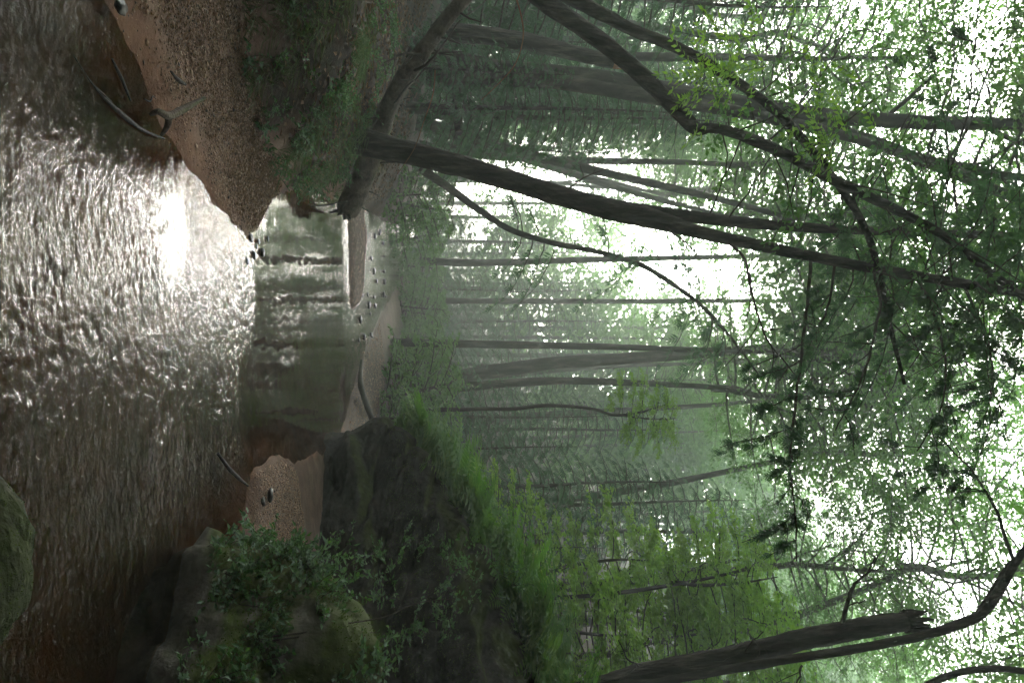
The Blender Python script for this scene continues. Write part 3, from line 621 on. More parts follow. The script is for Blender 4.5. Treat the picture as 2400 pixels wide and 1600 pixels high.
# ------------------------------------------------------------------ trunks beyond the pool, in the mist
far = [
 ([(985, 612, 30, 9.36), (1120, 616, 30, 8.58), (1260, 612, 30, 7.8), (1500, 606, 30, 7.02), (1800, 600, 30, 5.46)], 'misty trunk far up the creek, leftmost of the upright ones', 1),
 ([(960, 705, 32, 7.8), (1100, 705, 32, 7.02), (1400, 706, 32, 6.24), (1700, 705, 32, 5.46), (1850, 705, 32, 4.68)], 'slim misty trunk rising straight above the far riffle', 2),
 ([(905, 803, 22, 11.7), (950, 803, 22, 10.1), (1100, 806, 22, 9.36), (1400, 812, 22, 7.8), (1700, 822, 22, 6.24), (1850, 826, 22, 5.46)], 'straight dark trunk on the far bank beside the pale beach', 0),
 ([(960, 900, 25, 20.3), (1150, 872, 25, 17.2), (1300, 850, 25, 15.6), (1500, 838, 25, 14), (1720, 822, 25, 11.7), (1850, 815, 25, 9.36)], 'thickest misty trunk on the far bank, tilting left', 1),
 ([(960, 912, 23, 12.5), (1100, 905, 23, 10.9), (1300, 892, 23, 9.36), (1500, 898, 23, 7.8), (1700, 908, 23, 6.24)], 'misty trunk just right of the thick tilting one', 2)]
for k, (rows, lab, c) in enumerate(far):
    t = thing('misty_tree', lab, 'tree', P(*rows[0][:3]), 'trunks across the creek in the mist'); trunk_part(t, rows, M['bark_far'], 9, .10)
    e = P(*rows[-1][:3]) - np.array(t.location); s = (1.0, 1.0, 1.25, 1.4, 1.2)[k]; obj('crown', T_crown[c], t, tuple(e - np.array((0, 0, .2))), (0, 0, k * 2.0), (s, s, s))
tH = thing('sapling', 'thin wavy sapling stem standing before the misty right slope', 'tree', P(1130, 955, 15))
trunk_part(tH, [(960, 962, 15, 6), (1130, 958, 15, 5), (1200, 958, 15, 5), (1280, 950, 15, 5), (1380, 956, 15, 4), (1440, 972, 15, 4), (1500, 966, 15, 3), (1570, 945, 15, 2)], M['bark_far'], 6, 0)
obj('crown', T_lime[0], tH, tuple(P(1440, 970, 15) - np.array(tH.location)), (0, 0, 1), (.45, .45, .4))

# ------------------------------------------------------------------ the snapped snag at the right edge
tI = thing('snag', 'big snapped snag at the right edge with a live stem climbing beside it', 'tree', P(1180, 1690, 7))
trunk_part(tI, [(1080, 1720, 7, 32), (1250, 1665, 7, 27.2), (1400, 1608, 7, 23.2), (1550, 1568, 7, 23.2), (1700, 1540, 7, 23.2), (1850, 1505, 7, 24.8), (1980, 1478, 7, 24.8), (2080, 1462, 7, 23.2), (2140, 1455, 7, 20.8)], M['bark'], 16, .14, freq=7)
trunk_part(tI, [(1200, 1710, 6.8, 10.5), (1400, 1632, 6.8, 9.75), (1600, 1588, 6.8, 9.75), (1800, 1552, 6.8, 10.5), (2000, 1520, 6.8, 10.5), (2150, 1492, 6.8, 10.5), (2230, 1468, 6.8, 11.2), (2300, 1438, 6.8, 12), (2350, 1370, 6.8, 10.5), (2385, 1310, 6.8, 9), (2440, 1250, 6.8, 7.5), (2560, 1180, 6.8, 5.25)], M['bark'], 10, .12, 'stem', freq=7)
trunk_part(tI, [(2290, 1440, 6.8, 8), (2320, 1395, 6.9, 7), (2360, 1330, 7, 6), (2400, 1295, 7, 5)], M['bark'], 7, .1, 'branch')
g = Geo(); oI = np.array(tI.location)
for k in range(16):
    a = k * 2.4; b = P(2138, 1455, 7) + np.array((math.cos(a), math.sin(a), 0)) * .085; e = b + np.array((.02 * math.cos(a), .02 * math.sin(a), .06 + .16 * rng.random() * (1 if k % 3 else .3))); g.tube(np.stack([b - (0, 0, .08), (b + e) / 2, e]) - oI, [.035, .024, .003], 4, 0)
obj('splintered_top', g.build('splintered_top', [M['bark']], False), tI)
for rows, r0, tw, fo in [([(1970, 1470, 7), (1990, 1410, 6.9), (2005, 1372, 6.9), (2035, 1350, 6.8), (2060, 1305, 6.8)], .022, 4, 0),
    ([(1740, 1535, 7), (1760, 1500, 6.8), (1790, 1470, 6.7)], .010, 2, 0), ([(1500, 1565, 7), (1470, 1545, 6.9), (1450, 1500, 6.8)], .008, 3, .0),
    ([(2380, 1330, 6.8), (2340, 1200, 6.9), (2280, 1100, 7), (2200, 1020, 7.2)], .016, 10, .25), ([(1880, 1560, 6.8), (1870, 1600, 6.7), (1850, 1640, 6.6)], .010, 3, 0)]:
    bare_branch(tI, rows, r0, tw, .4, foliage=fo)
tK = thing('overhanging_limb', 'thin dark limb curving in at the top right corner of the wood', 'branch', P(2080, 1700, 7.5))
trunk_part(tK, [(2040, 1740, 7.5, 12), (2120, 1650, 7.5, 11), (2180, 1602, 7.5, 10), (2250, 1575, 7.5, 9), (2330, 1566, 7.5, 9), (2400, 1572, 7.5, 8), (2480, 1585, 7.5, 7)], M['bark'], 8, .1, 'limb')
for (Xb, Yb, d, lab) in [(1385, 1395, 13, 'thin sapling stem rising just behind the fern-topped boulder'), (1380, 1368, 17, 'pale sapling trunk in mist behind the boulder ferns')]:
    t = thing('sapling', lab, 'tree', P(Xb - 120, Yb + 6, d)); trunk_part(t, [(Xb - 130, Yb + 6, d, 6), (Xb, Yb, d, 5), (Xb + 120, Yb - 14, d, 5), (Xb + 260, Yb - 38, d, 4), (Xb + 360, Yb - 60, d, 3)], M['bark_far'], 6, .05)
    obj('crown', T_lime[1], t, tuple(P(Xb + 200, Yb - 30, d) - np.array(t.location)), (0, 0, d), (.7, .7, .6))

# ------------------------------------------------------------------ the wood around: broadleaf trees, hemlocks, saplings, shrubs
GRP = 'canopy trees of the misty wood'
left_t = [(-7.6, 18.5, 9, .18), (-10.5, 23, 10, .22), (-9.8, 31, 9, .2), (-14, 22, 9, .22), (-13, 37, 9, .22), (-19, 30, 9, .24), (-8.2, 12.5, 9.5, .2), (-6.4, 24, 11, .17), (-16, 44, 9, .2), (-10, 46, 8, .2), (-22, 40, 9, .22)]
right_t = [(6.4, 19, 8, .17), (9.4, 24, 8, .2), (12.5, 19, 7, .2), (2.6, 40, 9, .18), (18, 26, 7, .22), (11.5, 14, 8, .18), (5, 47, 8, .2)]
for k, (x, y, h, r) in enumerate(left_t):
    wood_tree(x, y, h, r, (.5 * math.sin(k * 2.1), .5 * math.cos(k)), f'{deep(y)} leafy tree standing {where(x, y)}', 'canopy trees left of the creek', k, .9 + .25 * ((k * 37) % 10) / 10)
for k, (x, y, h, r) in enumerate(right_t):
    wood_tree(x, y, h, r, (.5 * math.sin(k * 1.7), .5 * math.cos(k * 1.3)), f'{deep(y)} leafy tree on the right side, {where(x, y)}', 'canopy trees right of the creek', k + 1, .9 + .25 * ((k * 53) % 10) / 10)
over_t = [(-5.4, 13.2, 10, 1.0, 2.0), (-6.2, 20.5, 11, 1.2, 2.6), (-7.8, 27, 12, 1.3, 3.0), (-10, 36, 12, 1.35, 2.5), (9.4, 13.5, 10, 1.15, -2.5), (1.8, 34, 13, 1.35, -.8), (-9.5, 42, 14, 1.4, .5), (.6, 45, 14, 1.4, .5), (-6.0, 8.6, 12.5, 1.5, .6), (6.2, 8.0, 12, 1.5, -1.0), (6.0, 3.2, 10.5, 1.5, -1.5), (-7.4, 12.6, 15, 1.5, .8), (7.4, 11.6, 14.5, 1.5, -.8), (-5.4, -1.5, 10, 1.5, 1.5), (5.6, -1.8, 10, 1.5, -1.5), (.4, -4.5, 11, 1.5, 0), (9.8, 19.5, 9.5, 1.25, -3.5), (6.0, 26, 12.5, 1.3, -1.8), (3.6, 31, 14.5, 1.35, -1.2), (-12.5, 40, 12, 1.3, 0), (-1, 52, 13, 1.4, 0), (-16, 33, 11, 1.35, 0), (4, 52, 14, 1.5, 0), (-14, 52, 14, 1.5, 0), (12, 48, 12, 1.5, 0)]
for k, (x, y, h, s, ln) in enumerate(over_t):
    wood_tree(x, y, h, .17, (ln, .4 * math.sin(k)), f'tall {deep(y)} tree crowning the creek, trunk {where(x, y)}', 'canopy trees over the creek', k + 2, s, crown=T_shade if y < 13 else None)  # nearest trees are unseen, added with thick crowns to block light overhead
def place(T, x, y, s, name, label, cat, group, k, parts=('trunk', 'crown')):
    t = thing(name, label, cat, (x, y, hz(x, y)), group, (0, 0, k * 1.9), (s, s, s))
    for nm, me in zip(parts, T): obj(nm, me, t)
    return t
hem = [(-4.6, 14.2, .62), (-5.2, 16.6, .85), (-6.3, 19.5, 1.0), (-8.3, 15.6, 1.1), (-8, 22, 1.25), (-4.4, 11.8, .33), (-10, 19, 1.2), (-11.5, 27, 1.35), (-8.6, 28, 1.2), (-6.6, 13.6, .9), (-12.5, 33, 1.3), (-15, 26, 1.3), (-5.6, 21, .7), (-7.2, 17.2, .6)]
for k, (x, y, s) in enumerate(hem): place(T_hem[k % 3], x, y, s, 'hemlock_tree', f'{deep(y)} drooping {"low" if s < .7 else "tall"} hemlock {where(x, y)}, left of the creek', 'tree', 'hemlocks left of the creek', k)
hem2 = [(3.6, 18, .75), (5.0, 22, 1.0), (7, 26, 1.2), (9.5, 18, .9), (1.2, 38, 1.3), (-3.2, 44, 1.3), (-5.5, 40, 1.1), (4.4, 15.2, .45), (2.3, 22, .7), (3.2, 26, 1.0), (1.5, 25.5, .7), (2.7, 18.4, .5), (-2.6, 37, .9), (-1.2, 43, 1.2), (.4, 50, 1.3), (-2.4, 55, 1.4), (2.6, 58, 1.5), (-9, 52, 1.3)]
for k, (x, y, s) in enumerate(hem2): place(T_hem[(k + 1) % 3], x, y, s, 'hemlock_tree', f'{deep(y)} drooping {"low" if s < .8 else "tall"} hemlock {where(x, y)}, beyond the pool', 'tree', 'hemlocks right of the creek', k)
sap = [(4.9, 12.2, 1.8, .9), (6.2, 14.6, 2.6, 1.1), (5.6, 10.8, 2.2, .8), (7.4, 12.0, 3.0, 1.0), (8.4, 16.5, 3.0, 1.2), (3.9, 13.6, 1.6, .7), (6.8, 9.6, 2.6, .9), (9.6, 13.0, 3.4, 1.2), (5.0, 16.5, 2.6, .9), (10.5, 17, 2.6, 1.2), (7.6, 20, 2.6, 1.1), (6.0, 12.6, 4.6, .9)]
for k, (x, y, h, s) in enumerate(sap):
    t = thing('sapling', f'{deep(y)} {"small" if s < .95 else "larger"} bright-leaved sapling on the right slope {where(x, y)}', 'tree', (x, y, hz(x, y)), 'saplings on the right slope')
    g = Geo(); u = np.linspace(0, 1, 8); p = np.stack([.3 * u * math.sin(k), .3 * u * math.cos(k), -.2 + (h + .2) * u], -1); g.tube(p, .035 * (1 - .5 * u), 6, 0, .1); obj('trunk', g.build('trunk', [M['bark_far']]), t)
    obj('crown', T_lime[k % 2], t, tuple(p[-1] - np.array((0, 0, .1))), (0, 0, k * 1.3), (s, s, s * .8))
shr = [(X, Y, d) for X, Y, d in [(960, 560, 27), (985, 530, 26), (965, 640, 30), (955, 700, 29), (975, 740, 30), (950, 790, 27), (960, 850, 24), (990, 880, 22), (1000, 940, 20), (1010, 600, 33), (1030, 660, 34), (1020, 760, 32), (950, 905, 18.5), (1000, 1000, 17), (1040, 820, 30), (1060, 720, 36), (985, 500, 22), (960, 470, 18)]]
for k, (X, Y, d) in enumerate(shr):
    p = P(X, Y, d); x, y = p[0], p[1]; s = .9 + .8 * rng.random()
    t = thing('shrub', 'low leafy green shrub on the far bank of the creek', 'shrub', (x, y, hz(x, y) - .1), 'shrubs along the far bank', (0, 0, k * 1.1), (s, s, s)); obj('foliage', T_shrub[k % 2], t)

def far_mass(name, label, spots, leaf, nleaf, clump=16, mats=('bark_far', 'leaf_canopy')):
    g = Geo()
    for x, y, H, R in spots:
        z = hz(x, y); u = np.linspace(0, 1, 6); g.tube(np.stack([x + .4 * u * rng.normal(), y + 0 * u, z - .3 + (H * .9) * u], -1), .13 * (1 - .8 * u) + .015, 5, 0, cap=False)
        c = rng.normal(size=(clump, 3)); c = norm(c) * (rng.random((clump, 1)) ** .4) * np.array((R, R, H * .46)) + np.array((x, y, z + H * .52))
        i = rng.integers(0, clump, nleaf); p = c[i] + rng.normal(size=(nleaf, 3)) * np.array((R * .26, R * .26, R * .14))
        g.leaves(p, rng.normal(size=(nleaf, 3)) * np.array((1, 1, .4)), np.array((0, 0, 1.)) + rng.normal(size=(nleaf, 3)) * .6, leaf * (.6 + .8 * rng.random(nleaf)), leaf * .6, 1)
    o = obj(name, g.build(name, [M[q] for q in mats], False)); tag(o, label, None, None, 'stuff'); return o
sp = []
for k in range(110):
    y = 46 + 46 * rng.random() ** 1.3; x = y * (rng.random() * 1.3 - .68); H = 17 + 8 * rng.random()
    if -.16 < x / y < -.045: H = .29 * y + 2.5 * rng.random()
    sp.append((x, y, H, 2.6 + 1.6 * rng.random()))
for k in range(30):
    y = 42 + 20 * rng.random(); sp.append((y * (.06 + .40 * rng.random()), y, 15 + 6 * rng.random(), 2.8 + 1.4 * rng.random()))
far_mass('far_woodland', 'pale mass of trees fading into the mist', sp, .36, 2300)
sp = []
for k in range(46):
    a = math.pi * (1.0 + (k + rng.random()) / 46 * 1.0) ; rr = 5.5 + 16 * rng.random(); x, y = rr * 1.25 * math.cos(a), rr * math.sin(a) + 2.0
    if (abs(x) < 3.6 and y > -4) or y > .5: continue
    sp.append((x, y, 13 + 4 * rng.random(), 3.2 + 1.6 * rng.random()))
far_mass('unseen_shade_wood', 'unseen leafy wood added behind the camera to shade the foreground', sp, .5, 3200, 22)  # out of view, put in to keep sky light off the foreground

# ------------------------------------------------------------------ the dead log across the left bank
LR = [(1150, -70, 7.9, 17), (1085, 0, 8.1, 17), (1010, 95, 8.4, 19), (950, 180, 8.7, 21), (905, 260, 9.1, 23), (880, 335, 9.6, 25), (852, 405, 9.9, 27), (826, 470, 10.1, 30), (815, 496, 10.2, 26)]
p, r = pline(LR, 8); tL = thing('fallen_log', 'grey dead log with spiky branch stubs slanting down the left bank to the pool', 'log', p[-1])
oL = p[-1]; g = Geo(); g.tube(p - oL, r, 14, 0, .14, freq=6); log_trunk = obj('trunk', g.build('trunk', [M['dead_wood']]), tL)
for k in range(22):
    i = int((.12 + .8 * (k + rng.random()) / 22) * (len(p) - 1)); tan = norm(p[i + 1] - p[i]); l = .15 + .38 * rng.random() ** 1.5
    d = norm(np.array((.25 * rng.normal() + .25, -.3 * rng.random(), .75 + .3 * rng.random() if rng.random() > .2 else -.5)) - .2 * tan); g = Geo()
    g.tube(np.stack([p[i], p[i] + d * l * .5 + rng.normal(size=3) * .015, p[i] + d * l + rng.normal(size=3) * .03]) - oL, [.016, .011, .004], 5, 0); obj('branch_stub', g.build('branch_stub', [M['twig']]), log_trunk)
for rows, r0, tw in [([(985, 130, 8.4), (945, 130, 8.2), (900, 150, 8.0)], .02, 2), ([(960, 165, 8.6), (1000, 150, 8.4), (1040, 95, 8.2), (1075, 40, 8.0)], .02, 3), ([(905, 255, 9.0), (950, 215, 8.7), (1000, 165, 8.5), (1060, 90, 8.3)], .014, 3), ([(820, 470, 10), (770, 480, 9.7), (720, 490, 9.4)], .012, 3)]:
    bare_branch(tL, rows, r0, tw, .25)
g = Geo()
for k in range(14):
    d = norm(rng.normal(size=3) * np.array((1, .6, 1))); l = .10 + .16 * rng.random(); c = p[-3] - oL; g.tube(np.stack([c, c + d * l * .6, c + d * l + rng.normal(size=3) * .03]), [.07, .045, .008], 6, 0, .3, freq=8)
obj('root_end', g.build('root_end', [M['wet_wood']]), tL)

# ------------------------------------------------------------------ ferns
def fern_template(k, nf=9, L=.62):
    g = Geo()
    for i in range(nf):
        a = i * 2.4 + rng.random() * .5; d = np.array((math.cos(a), math.sin(a), 0)); l = L * (.7 + .5 * rng.random()); n = 15; t = np.linspace(0, 1, n); rise = .75 + .35 * rng.random()
        p = d[None] * (l * (.2 * t + .8 * t ** 1.4))[:, None] + np.array((0, 0, 1.)) * (l * rise * (t - .66 * t ** 2.1))[:, None]
        g.tube(p, .003 * (1 - .8 * t) + .0008, 3, 0, cap=False); tan = norm(np.gradient(p, axis=0)); sd = norm(np.cross(tan, (0, 0, 1.))); up = np.cross(sd, tan)
        tt = rng.random()
        for s in (-1, 1):
            ll = l * .26 * np.sin(math.pi * np.clip(.12 + .86 * t, 0, 1)) ** .8; g.leaves(p[2:], (sd * s + tan * .35)[2:], up[2:] + rng.normal(size=(n - 2, 3)) * .12, ll[2:], ll[2:] * .30, 0, .05, np.full(n - 2, tt))
    return g.build('fern', [M['fern']], False)
T_fern = [fern_template(k) for k in range(4)]
nt_ = (len(BV) - 1) // 150; Bg = BV[:-1].reshape(150, nt_, 3)
frac = Bg[:, :, 2] / b_top[:, None]
cnt = 0; k = 0
while cnt < 230 and k < 6000:
    k += 1; i = int(rng.integers(6, 150)); j = int(rng.integers(18, 46)); q = Bg[i, j]
    if frac[i, j] < .82: continue
    s = .75 + .7 * rng.random()
    s *= 1.0 if i < 95 else .72
    t = obj('fern', T_fern[k % 4], None, tuple(q - np.array((0, 0, .03))), (.25 * rng.normal(), .25 * rng.normal(), rng.random() * 6.3), (s, s, s)); tag(t, 'bright green fern growing along the top of the huge dark boulder', 'fern', 'ferns capping the boulder'); cnt += 1

# ------------------------------------------------------------------ leafy plants on the mossy rock, the boulder face and the banks
def sprig_template(k, ns, L, leaf, nl, droop=.3, mat='leaf_ivy'):
    g = Geo()
    for i in range(ns):
        a = i * 2.4 + rng.random(); d = norm(np.array((math.cos(a) * .7, math.sin(a) * .7, .9 + .3 * rng.normal()))); l = L * (.6 + .6 * rng.random()); t = np.linspace(0, 1, 7)[:, None]
        p = d * l * t + np.array((0, 0, -1.)) * droop * l * t ** 2 + np.cumsum(rng.normal(size=(7, 3)) * .006, 0); g.tube(p, np.linspace(.003, .001, 7), 3, 0, cap=False)
        u = .2 + .8 * rng.random(nl); ii = np.minimum((u * 6).astype(int), 5); f = (u * 6 - ii)[:, None]; q = p[ii] * (1 - f) + p[ii + 1] * f
        dd = rng.normal(size=(nl, 3)) * np.array((1, 1, .35)) + d * .4; g.leaves(q, dd, np.array((0, 0, 1.)) + rng.normal(size=(nl, 3)) * .4, leaf * (.6 + .8 * rng.random(nl)), leaf * .55, 1)
    return g.build('foliage', [M['twig'], M[mat]], False)
T_sprig = [sprig_template(k, 6, .30, .042, 16) for k in range(3)] + [sprig_template(9, 4, .42, .036, 18, .5)]
def sprig(pos, s, k, label, group, rot=(0, 0, 0)):
    t = obj('leafy_plant', T_sprig[k % 4], None, tuple(float(c) for c in pos), rot, (s, s, s)); tag(t, label, 'plant', group); return t
rv = np.array([v.co[:] for v in R1.data.vertices]) + np.array(R1.location); rn = norm((rv - np.array(R1.location)) / np.array((1.25, 1.05, .92)))
ok = np.where((rv[:, 2] > .12) & (rn[:, 1] < .35) & ((rn[:, 2] < .93)))[0]; ok = rng.permutation(ok)
for k, i in enumerate(ok[:300]):
    if fbm(rv[i][None] * 1.6 + 40, 2)[0] < -.2: continue
    sprig(rv[i] - rn[i] * .02, .6 + .55 * rng.random(), k, 'small leafy plant rooted on the mossy rock at the right waterside', 'plants on the mossy rock', (rn[i][1] * -.7, rn[i][0] * .7, rng.random() * 6))
for k, (X, Y, d, s) in enumerate([(X, Y, d, s) for X, Y, d, s in [(940, 1250, 6.6, .8), (980, 1265, 6.6, .9), (1020, 1290, 6.5, 1), (1080, 1290, 6.4, .9), (1060, 1330, 6.3, 1.1), (1040, 1370, 6.2, 1.1), (1000, 1400, 6.0, 1.1), (1090, 1360, 6.2, 1), (1150, 1320, 6.2, .8), (1180, 1350, 6.1, .9), (1200, 1370, 6.1, .8), (1160, 1400, 6.0, .8), (960, 1450, 5.8, 1), (930, 1480, 5.7, 1), (1020, 1460, 5.8, 1), (900, 1340, 6.0, 1), (870, 1300, 6.2, .9), (840, 1330, 6, 1), (860, 1380, 5.9, 1), (800, 1290, 6.2, .9), (770, 1260, 6.2, .8), (880, 1520, 5.4, 1)]]):
    sprig(P(X, Y, d), s, k, 'leafy sprig hanging in front of the dark boulder face', 'sprigs before the boulder face', (.4, .2, k))
bank = []
for k in range(900):
    y = 5.0 + 6 * rng.random(); xl = np.interp(y, YL, XL); toe = np.interp(y, TY, TS); b = rng.random() ** 1.2 * 2.2; x = xl - toe - b
    if fbm(np.array([[x, y, 3.]]) * 1.3, 2)[0] > .12: bank.append((x, y))
for k, (x, y) in enumerate(bank[:150]):
    sprig((x, y, hz(x, y) - .01), .5 + .5 * rng.random(), k, 'small leafy plant growing on the shaded left bank', 'plants on the left bank', (0, .3, rng.random() * 6))

# ------------------------------------------------------------------ stuff: grass, litter, gravel
def scatter_left(n, y0, y1, bmax, pw=1.0):
    y = y0 + (y1 - y0) * rng.random(n); b = bmax * rng.random(n) ** pw; x = np.interp(y, YL, XL) - np.interp(y, TY, TS) - b; return x, y, b
g = Geo(); x, y, b = scatter_left(16000, 4.0, 11.5, 1.3, 1.3); kk = (fbm(np.stack([x, y, x * 0], -1) * 1.5 + 7, 2) + .25 * (y < 5.6)) > .2; x, y = x[kk], y[kk]; n = len(x)
d = norm(np.stack([.55 + .5 * rng.normal(size=n), -.35 + .5 * rng.normal(size=n), .7 + .4 * rng.random(n)], -1)); L = .10 + .20 * rng.random(n); base = np.stack([x, y, height(x, y) - .01], -1)
nm = np.stack([rng.normal(size=n), rng.normal(size=n), .3 + 0 * x], -1)
mid = base + d * (L * .55)[:, None]; g.leaves(base, d, nm, L * .62, .005, 0, 0, None, .3); d2 = norm(d + np.stack([d[:, 0] * .6, d[:, 1] * .6, -.9 + 0 * x], -1)); g.leaves(mid, d2, nm, L * .6, .005, 0, 0, None, .3)
tag(obj('grass', g.build('grass', [M['grass']], False)), 'rough grass hanging over the edge of the left bank', None, None, 'stuff')
g = Geo(); x, y, b = scatter_left(32000, 4, 17, 7, 1.2); kk = b > .1 + .2 * rng.random(len(b)); x, y = x[kk], y[kk]; n1 = len(x)
xr2 = 5 * rng.random(9000); y2 = 11 + 14 * rng.random(9000); x2 = np.interp(y2, YR, XR) + 1.4 + xr2 * 2; x = np.append(x, x2); y = np.append(y, y2); n = len(x)
g.leaves(np.stack([x, y, height(x, y) + .008], -1), rng.normal(size=(n, 3)) * np.array((1, 1, .15)), np.array((0, 0, 1.)) + rng.normal(size=(n, 3)) * .35, .05 + .045 * rng.random(n), .035, 0, .15)
n = 16000; y = 3.2 + 3.9 * rng.random(n); x = np.interp(y, YL, XL) - np.interp(y, TY, TS) * (.12 + .95 * rng.random(n)); kk = rng.random(n) < smooth(.1, .6, (np.interp(y, YL, XL) - x) + .3 * fbm(np.stack([x, y, x * 0], -1) * 2, 2) + .3 * smooth(4.6, 5.8, y)); x, y = x[kk], y[kk]; n = len(x)
g.leaves(np.stack([x, y, height(x, y) + .007], -1), rng.normal(size=(n, 3)) * np.array((1, 1, .2)), np.array((0, 0, 1.)) + rng.normal(size=(n, 3)) * .4, .014 + .02 * rng.random(n), .011, 0, .2, np.clip(.3 + rng.random(n), 0, 1))
tag(obj('leaf_litter', g.build('leaf_litter', [M['litter']], False)), 'brown fallen leaves covering the forest floor', None, None, 'stuff')
def gravel_mesh(x, y, r, tint, lift=.25):
    n = len(x); oc = np.array([(1, 0, 0), (.1, 1, 0), (-1, .1, 0), (0, -1, .1), (0, 0, .62), (0, 0, -.6)]); of = np.array([(0, 1, 4), (1, 2, 4), (2, 3, 4), (3, 0, 4), (1, 0, 5), (2, 1, 5), (3, 2, 5), (0, 3, 5)])
    a = rng.random(n) * 6.28; sx = .7 + .7 * rng.random(n); V = oc[None] * (r[:, None] * np.ones(6))[:, :, None] * np.stack([sx, 1 / sx, .6 + .5 * rng.random(n)], -1)[:, None] * (1 + .25 * rng.normal(size=(n, 6, 3)).clip(-1, 1))
    ca, sa = np.cos(a)[:, None], np.sin(a)[:, None]; Vx = V[:, :, 0] * ca - V[:, :, 1] * sa; Vy = V[:, :, 0] * sa + V[:, :, 1] * ca
    V = np.stack([Vx + x[:, None], Vy + y[:, None], V[:, :, 2] + (height(x, y) + r * lift)[:, None]], -1).reshape(-1, 3)
    F = (of[None] + 6 * np.arange(n)[:, None, None]).reshape(-1, 3); return mesh('gravel', V, [F], [M['pebble']], smooth_=True, tint=np.repeat(tint, 6))
n = 62000; y = 3.0 + 3.9 * rng.random(n); xl = np.interp(y, YL, XL); toe = np.interp(y, TY, TS); u = rng.random(n); s = u * toe * 1.08; x = xl - s
dens = smooth(.12, .55, s + .25 * fbm(np.stack([x, y, x * 0], -1) * 2.2, 2) + .35 * smooth(4.4, 5.6, y)) + .03
kk = rng.random(n) < dens; x, y = x[kk], y[kk]; n1 = len(x)
n = 14000; y2 = 5.9 + 2.0 * rng.random(n); x2 = np.interp(y2, YR, XR) + .06 + 1.1 * rng.random(n); kk = rng.random(n) < .25 + .75 * smooth(-.35, .1, fbm(np.stack([x2, y2, x2 * 0], -1) * 3, 2) + .1); x2, y2 = x2[kk], y2[kk]
n = 7000; y3 = 12.6 + 3 * rng.random(n); x3 = -1.35 - .18 * (y3 - 13.5) + 1.1 * rng.normal(size=n); kk = height(x3, y3) > -.02; x3, y3 = x3[kk], y3[kk]
n = 7000; y4 = 12.4 + 7 * rng.random(n); x4 = np.interp(y4, YR, XR) + .05 + 1.5 * rng.random(n); x3 = np.append(x3, x4); y3 = np.append(y3, y4)
x = np.concatenate([x, x2, x3]); y = np.concatenate([y, y2, y3]); n = len(x); r = (.003 + .006 * rng.random(n) ** 2) * (1 + .05 * np.maximum(y - 6, 0)); r = np.where(rng.random(n) < .02, r * 2.2, r)
tt = np.clip(.5 + .24 * rng.normal(size=n), 0, 1); tt = np.where(rng.random(n) < .08, .05, tt)
tag(obj('gravel', gravel_mesh(x, y, r, tt)), 'fine reddish-brown gravel and debris strewn over the sand', None, None, 'stuff')

# ------------------------------------------------------------------ stones, driftwood and twigs
def stone(X, Y, z, s, seed, label, group=None, k=1.0):
    p = on_plane(X, Y, z); o = blob_rock('stone', tuple(p), (s * 1.35, s, s * .5), seed, M['stone_wet'], label, .3, seed, 0, 3); o['category'] = 'stone'
    if group: o['group'] = group
lab = 'small wet black stone at the gravel tip where the riffle starts'
for k, (X, Y, s) in enumerate([(588, 556, .03), (606, 566, .022), (596, 598, .03), (616, 592, .034), (580, 612, .022), (628, 560, .02), (602, 578, .016)]): stone(X, Y, .012, s, k * 3.1 + 1, lab, 'stones at the gravel tip')
for k, (X, Y, s) in enumerate([(880, 716, .06), (862, 690, .035), (868, 735, .035), (850, 640, .03), (900, 690, .07)]): stone(X, Y, .03, s, k * 2.3 + 20, 'wet dark stone in the far riffle', 'stones in the far riffle')
for k in range(34):
    stone(832 + 95 * rng.random(), 500 + 330 * rng.random(), .02, .025 + .05 * rng.random(), k * 1.7 + 60, 'wet dark stone in the far riffle', 'stones in the far riffle')
stone(634, 1160, .10, .045, 31, 'dark stone half sunk in the small right sand patch, nearer the boulder'); stone(616, 1176, .07, .035, 32, 'dark stone on the small right sand patch, nearer the water')
stone(284, 16, .05, .04, 33, 'small dark stone on the smooth sand at the left edge')

def stick(rows, label, mat='wet_wood', name='driftwood_stick', cat='stick', forks=(), seg=8):
    """rows (X, Y, z, r metres)"""
    g = Geo(); base = None
    for rr in (rows, *forks):
        w = np.array([np.append(on_plane(X, Y, z), r) for X, Y, z, r in rr]); s = spline(w, 6)
        if base is None: base = s[0, :3].copy()
        g.tube(s[:, :3] - base, s[:, 3], seg, 0, .2, freq=14)
    return tag(obj(name, g.build(name, [M[mat]]), None, tuple(base)), label, cat)
stick([(172, 130, -.01, .003), (215, 195, .0, .004), (255, 240, .008, .007), (300, 280, .012, .013), (340, 308, .010, .009), (385, 325, .02, .004)], 'long dark stick lying in the shallows beside the sandbar', forks=([(225, 205, .0, .004), (250, 228, .02, .004), (262, 240, .02, .002)],))
stick([(352, 268, .05, .010), (370, 262, .09, .018), (395, 272, .10, .022), (420, 262, .11, .020), (450, 245, .12, .018), (478, 230, .13, .012)], 'forked grey-brown driftwood branch resting on the sandbar', 'dead_wood', 'driftwood_branch', 'driftwood', forks=([(395, 272, .09, .018), (392, 295, .07, .014), (378, 318, .03, .008)],))
stick([(262, 138, .01, .006), (285, 185, .012, .009), (306, 236, .012, .004)], 'thin dark stick along the wet edge of the sand')
stick([(400, 168, .12, .006), (420, 190, .13, .012), (435, 198, .14, .008)], 'short stub of wood lying on the gravel')
stick([(510, 1062, .02, .010), (535, 1095, .06, .014), (560, 1120, .10, .012), (582, 1138, .14, .006)], 'dark branch stub poking from the dark water by the right sand patch')
stick([(848, 845, .12, .03), (845, 900, .16, .05), (860, 950, .2, .06), (872, 985, .28, .05)], 'dark low log on the pale far beach', 'wet_wood', 'fallen_branch', 'log')
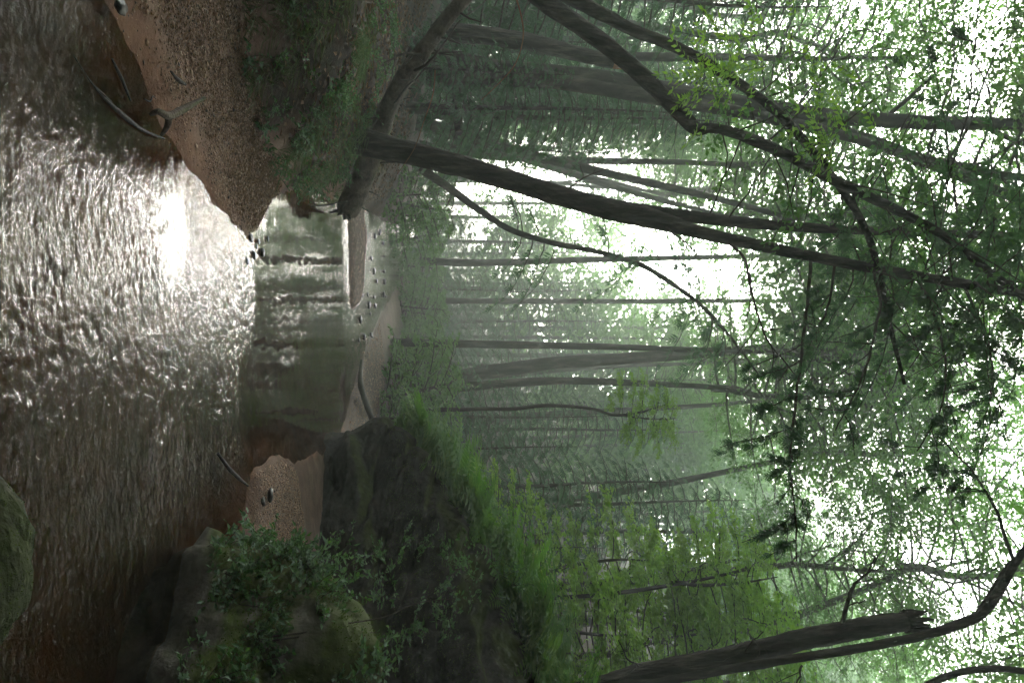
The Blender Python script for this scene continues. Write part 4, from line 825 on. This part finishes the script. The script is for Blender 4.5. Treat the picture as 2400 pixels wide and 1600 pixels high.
stick([(338, 232, .055, .003), (352, 238, .06, .004), (358, 226, .06, .003), (366, 232, .06, .002)], 'tiny twig on the smooth sand near the driftwood')
def hang_twig(rows, label, mat, r):
    w = np.array([P(*q) for q in rows]); s = spline(w, 8); g = Geo(); g.tube(s - s[0], np.linspace(r, r * .4, len(s)), 6, 0)
    return tag(obj('hanging_twig', g.build('hanging_twig', [M[mat]]), None, tuple(s[0])), label, 'twig')
hang_twig([(1205, -20, 5.5), (1222, 40, 5.5), (1226, 90, 5.5), (1208, 150, 5.5), (1170, 195, 5.5), (1128, 235, 5.5)], 'reddish bare twig curving down at the left edge', 'twig_red', .007)
hang_twig([(1020, 165, 7.5), (1015, 220, 7.5), (995, 280, 7.5), (970, 350, 7.6), (930, 410, 7.8)], 'reddish thin bramble stem arching over the dead log', 'twig_red', .007)
hang_twig([(640, 1490, 4.2), (720, 1480, 4.3), (800, 1462, 4.4), (900, 1445, 4.6), (980, 1412, 4.8), (1060, 1402, 5.0)], 'bare dark stem arching up over the mossy rock, longest of the pair', 'twig', .006)
hang_twig([(640, 1500, 4.2), (720, 1490, 4.3), (800, 1490, 4.4), (880, 1480, 4.6)], 'bare dark stem low over the mossy rock, shorter of the pair', 'twig', .005)

# ------------------------------------------------------------------ the haze
mt, N, L, out = nodes('haze'); pv = N.new('ShaderNodeVolumePrincipled'); pv.inputs['Color'].default_value = (.86, .96, .90, 1); pv.inputs['Density'].default_value = HAZE; pv.inputs['Anisotropy'].default_value = 0.4
L.new(pv.outputs[0], out.inputs['Volume'])
lo = np.array((-123, -73, -2.0)); hi = np.array((123, 166, 62.0))
Vb = np.array([[(lo, hi)[i][0], (lo, hi)[j][1], (lo, hi)[k][2]] for i in (0, 1) for j in (0, 1) for k in (0, 1)])
Fb = np.array([(0, 1, 3, 2), (4, 6, 7, 5), (0, 4, 5, 1), (2, 3, 7, 6), (0, 2, 6, 4), (1, 5, 7, 3)])
tag(obj('haze', mesh('haze', Vb, [Fb], [mt], smooth_=False)), kind='stuff')
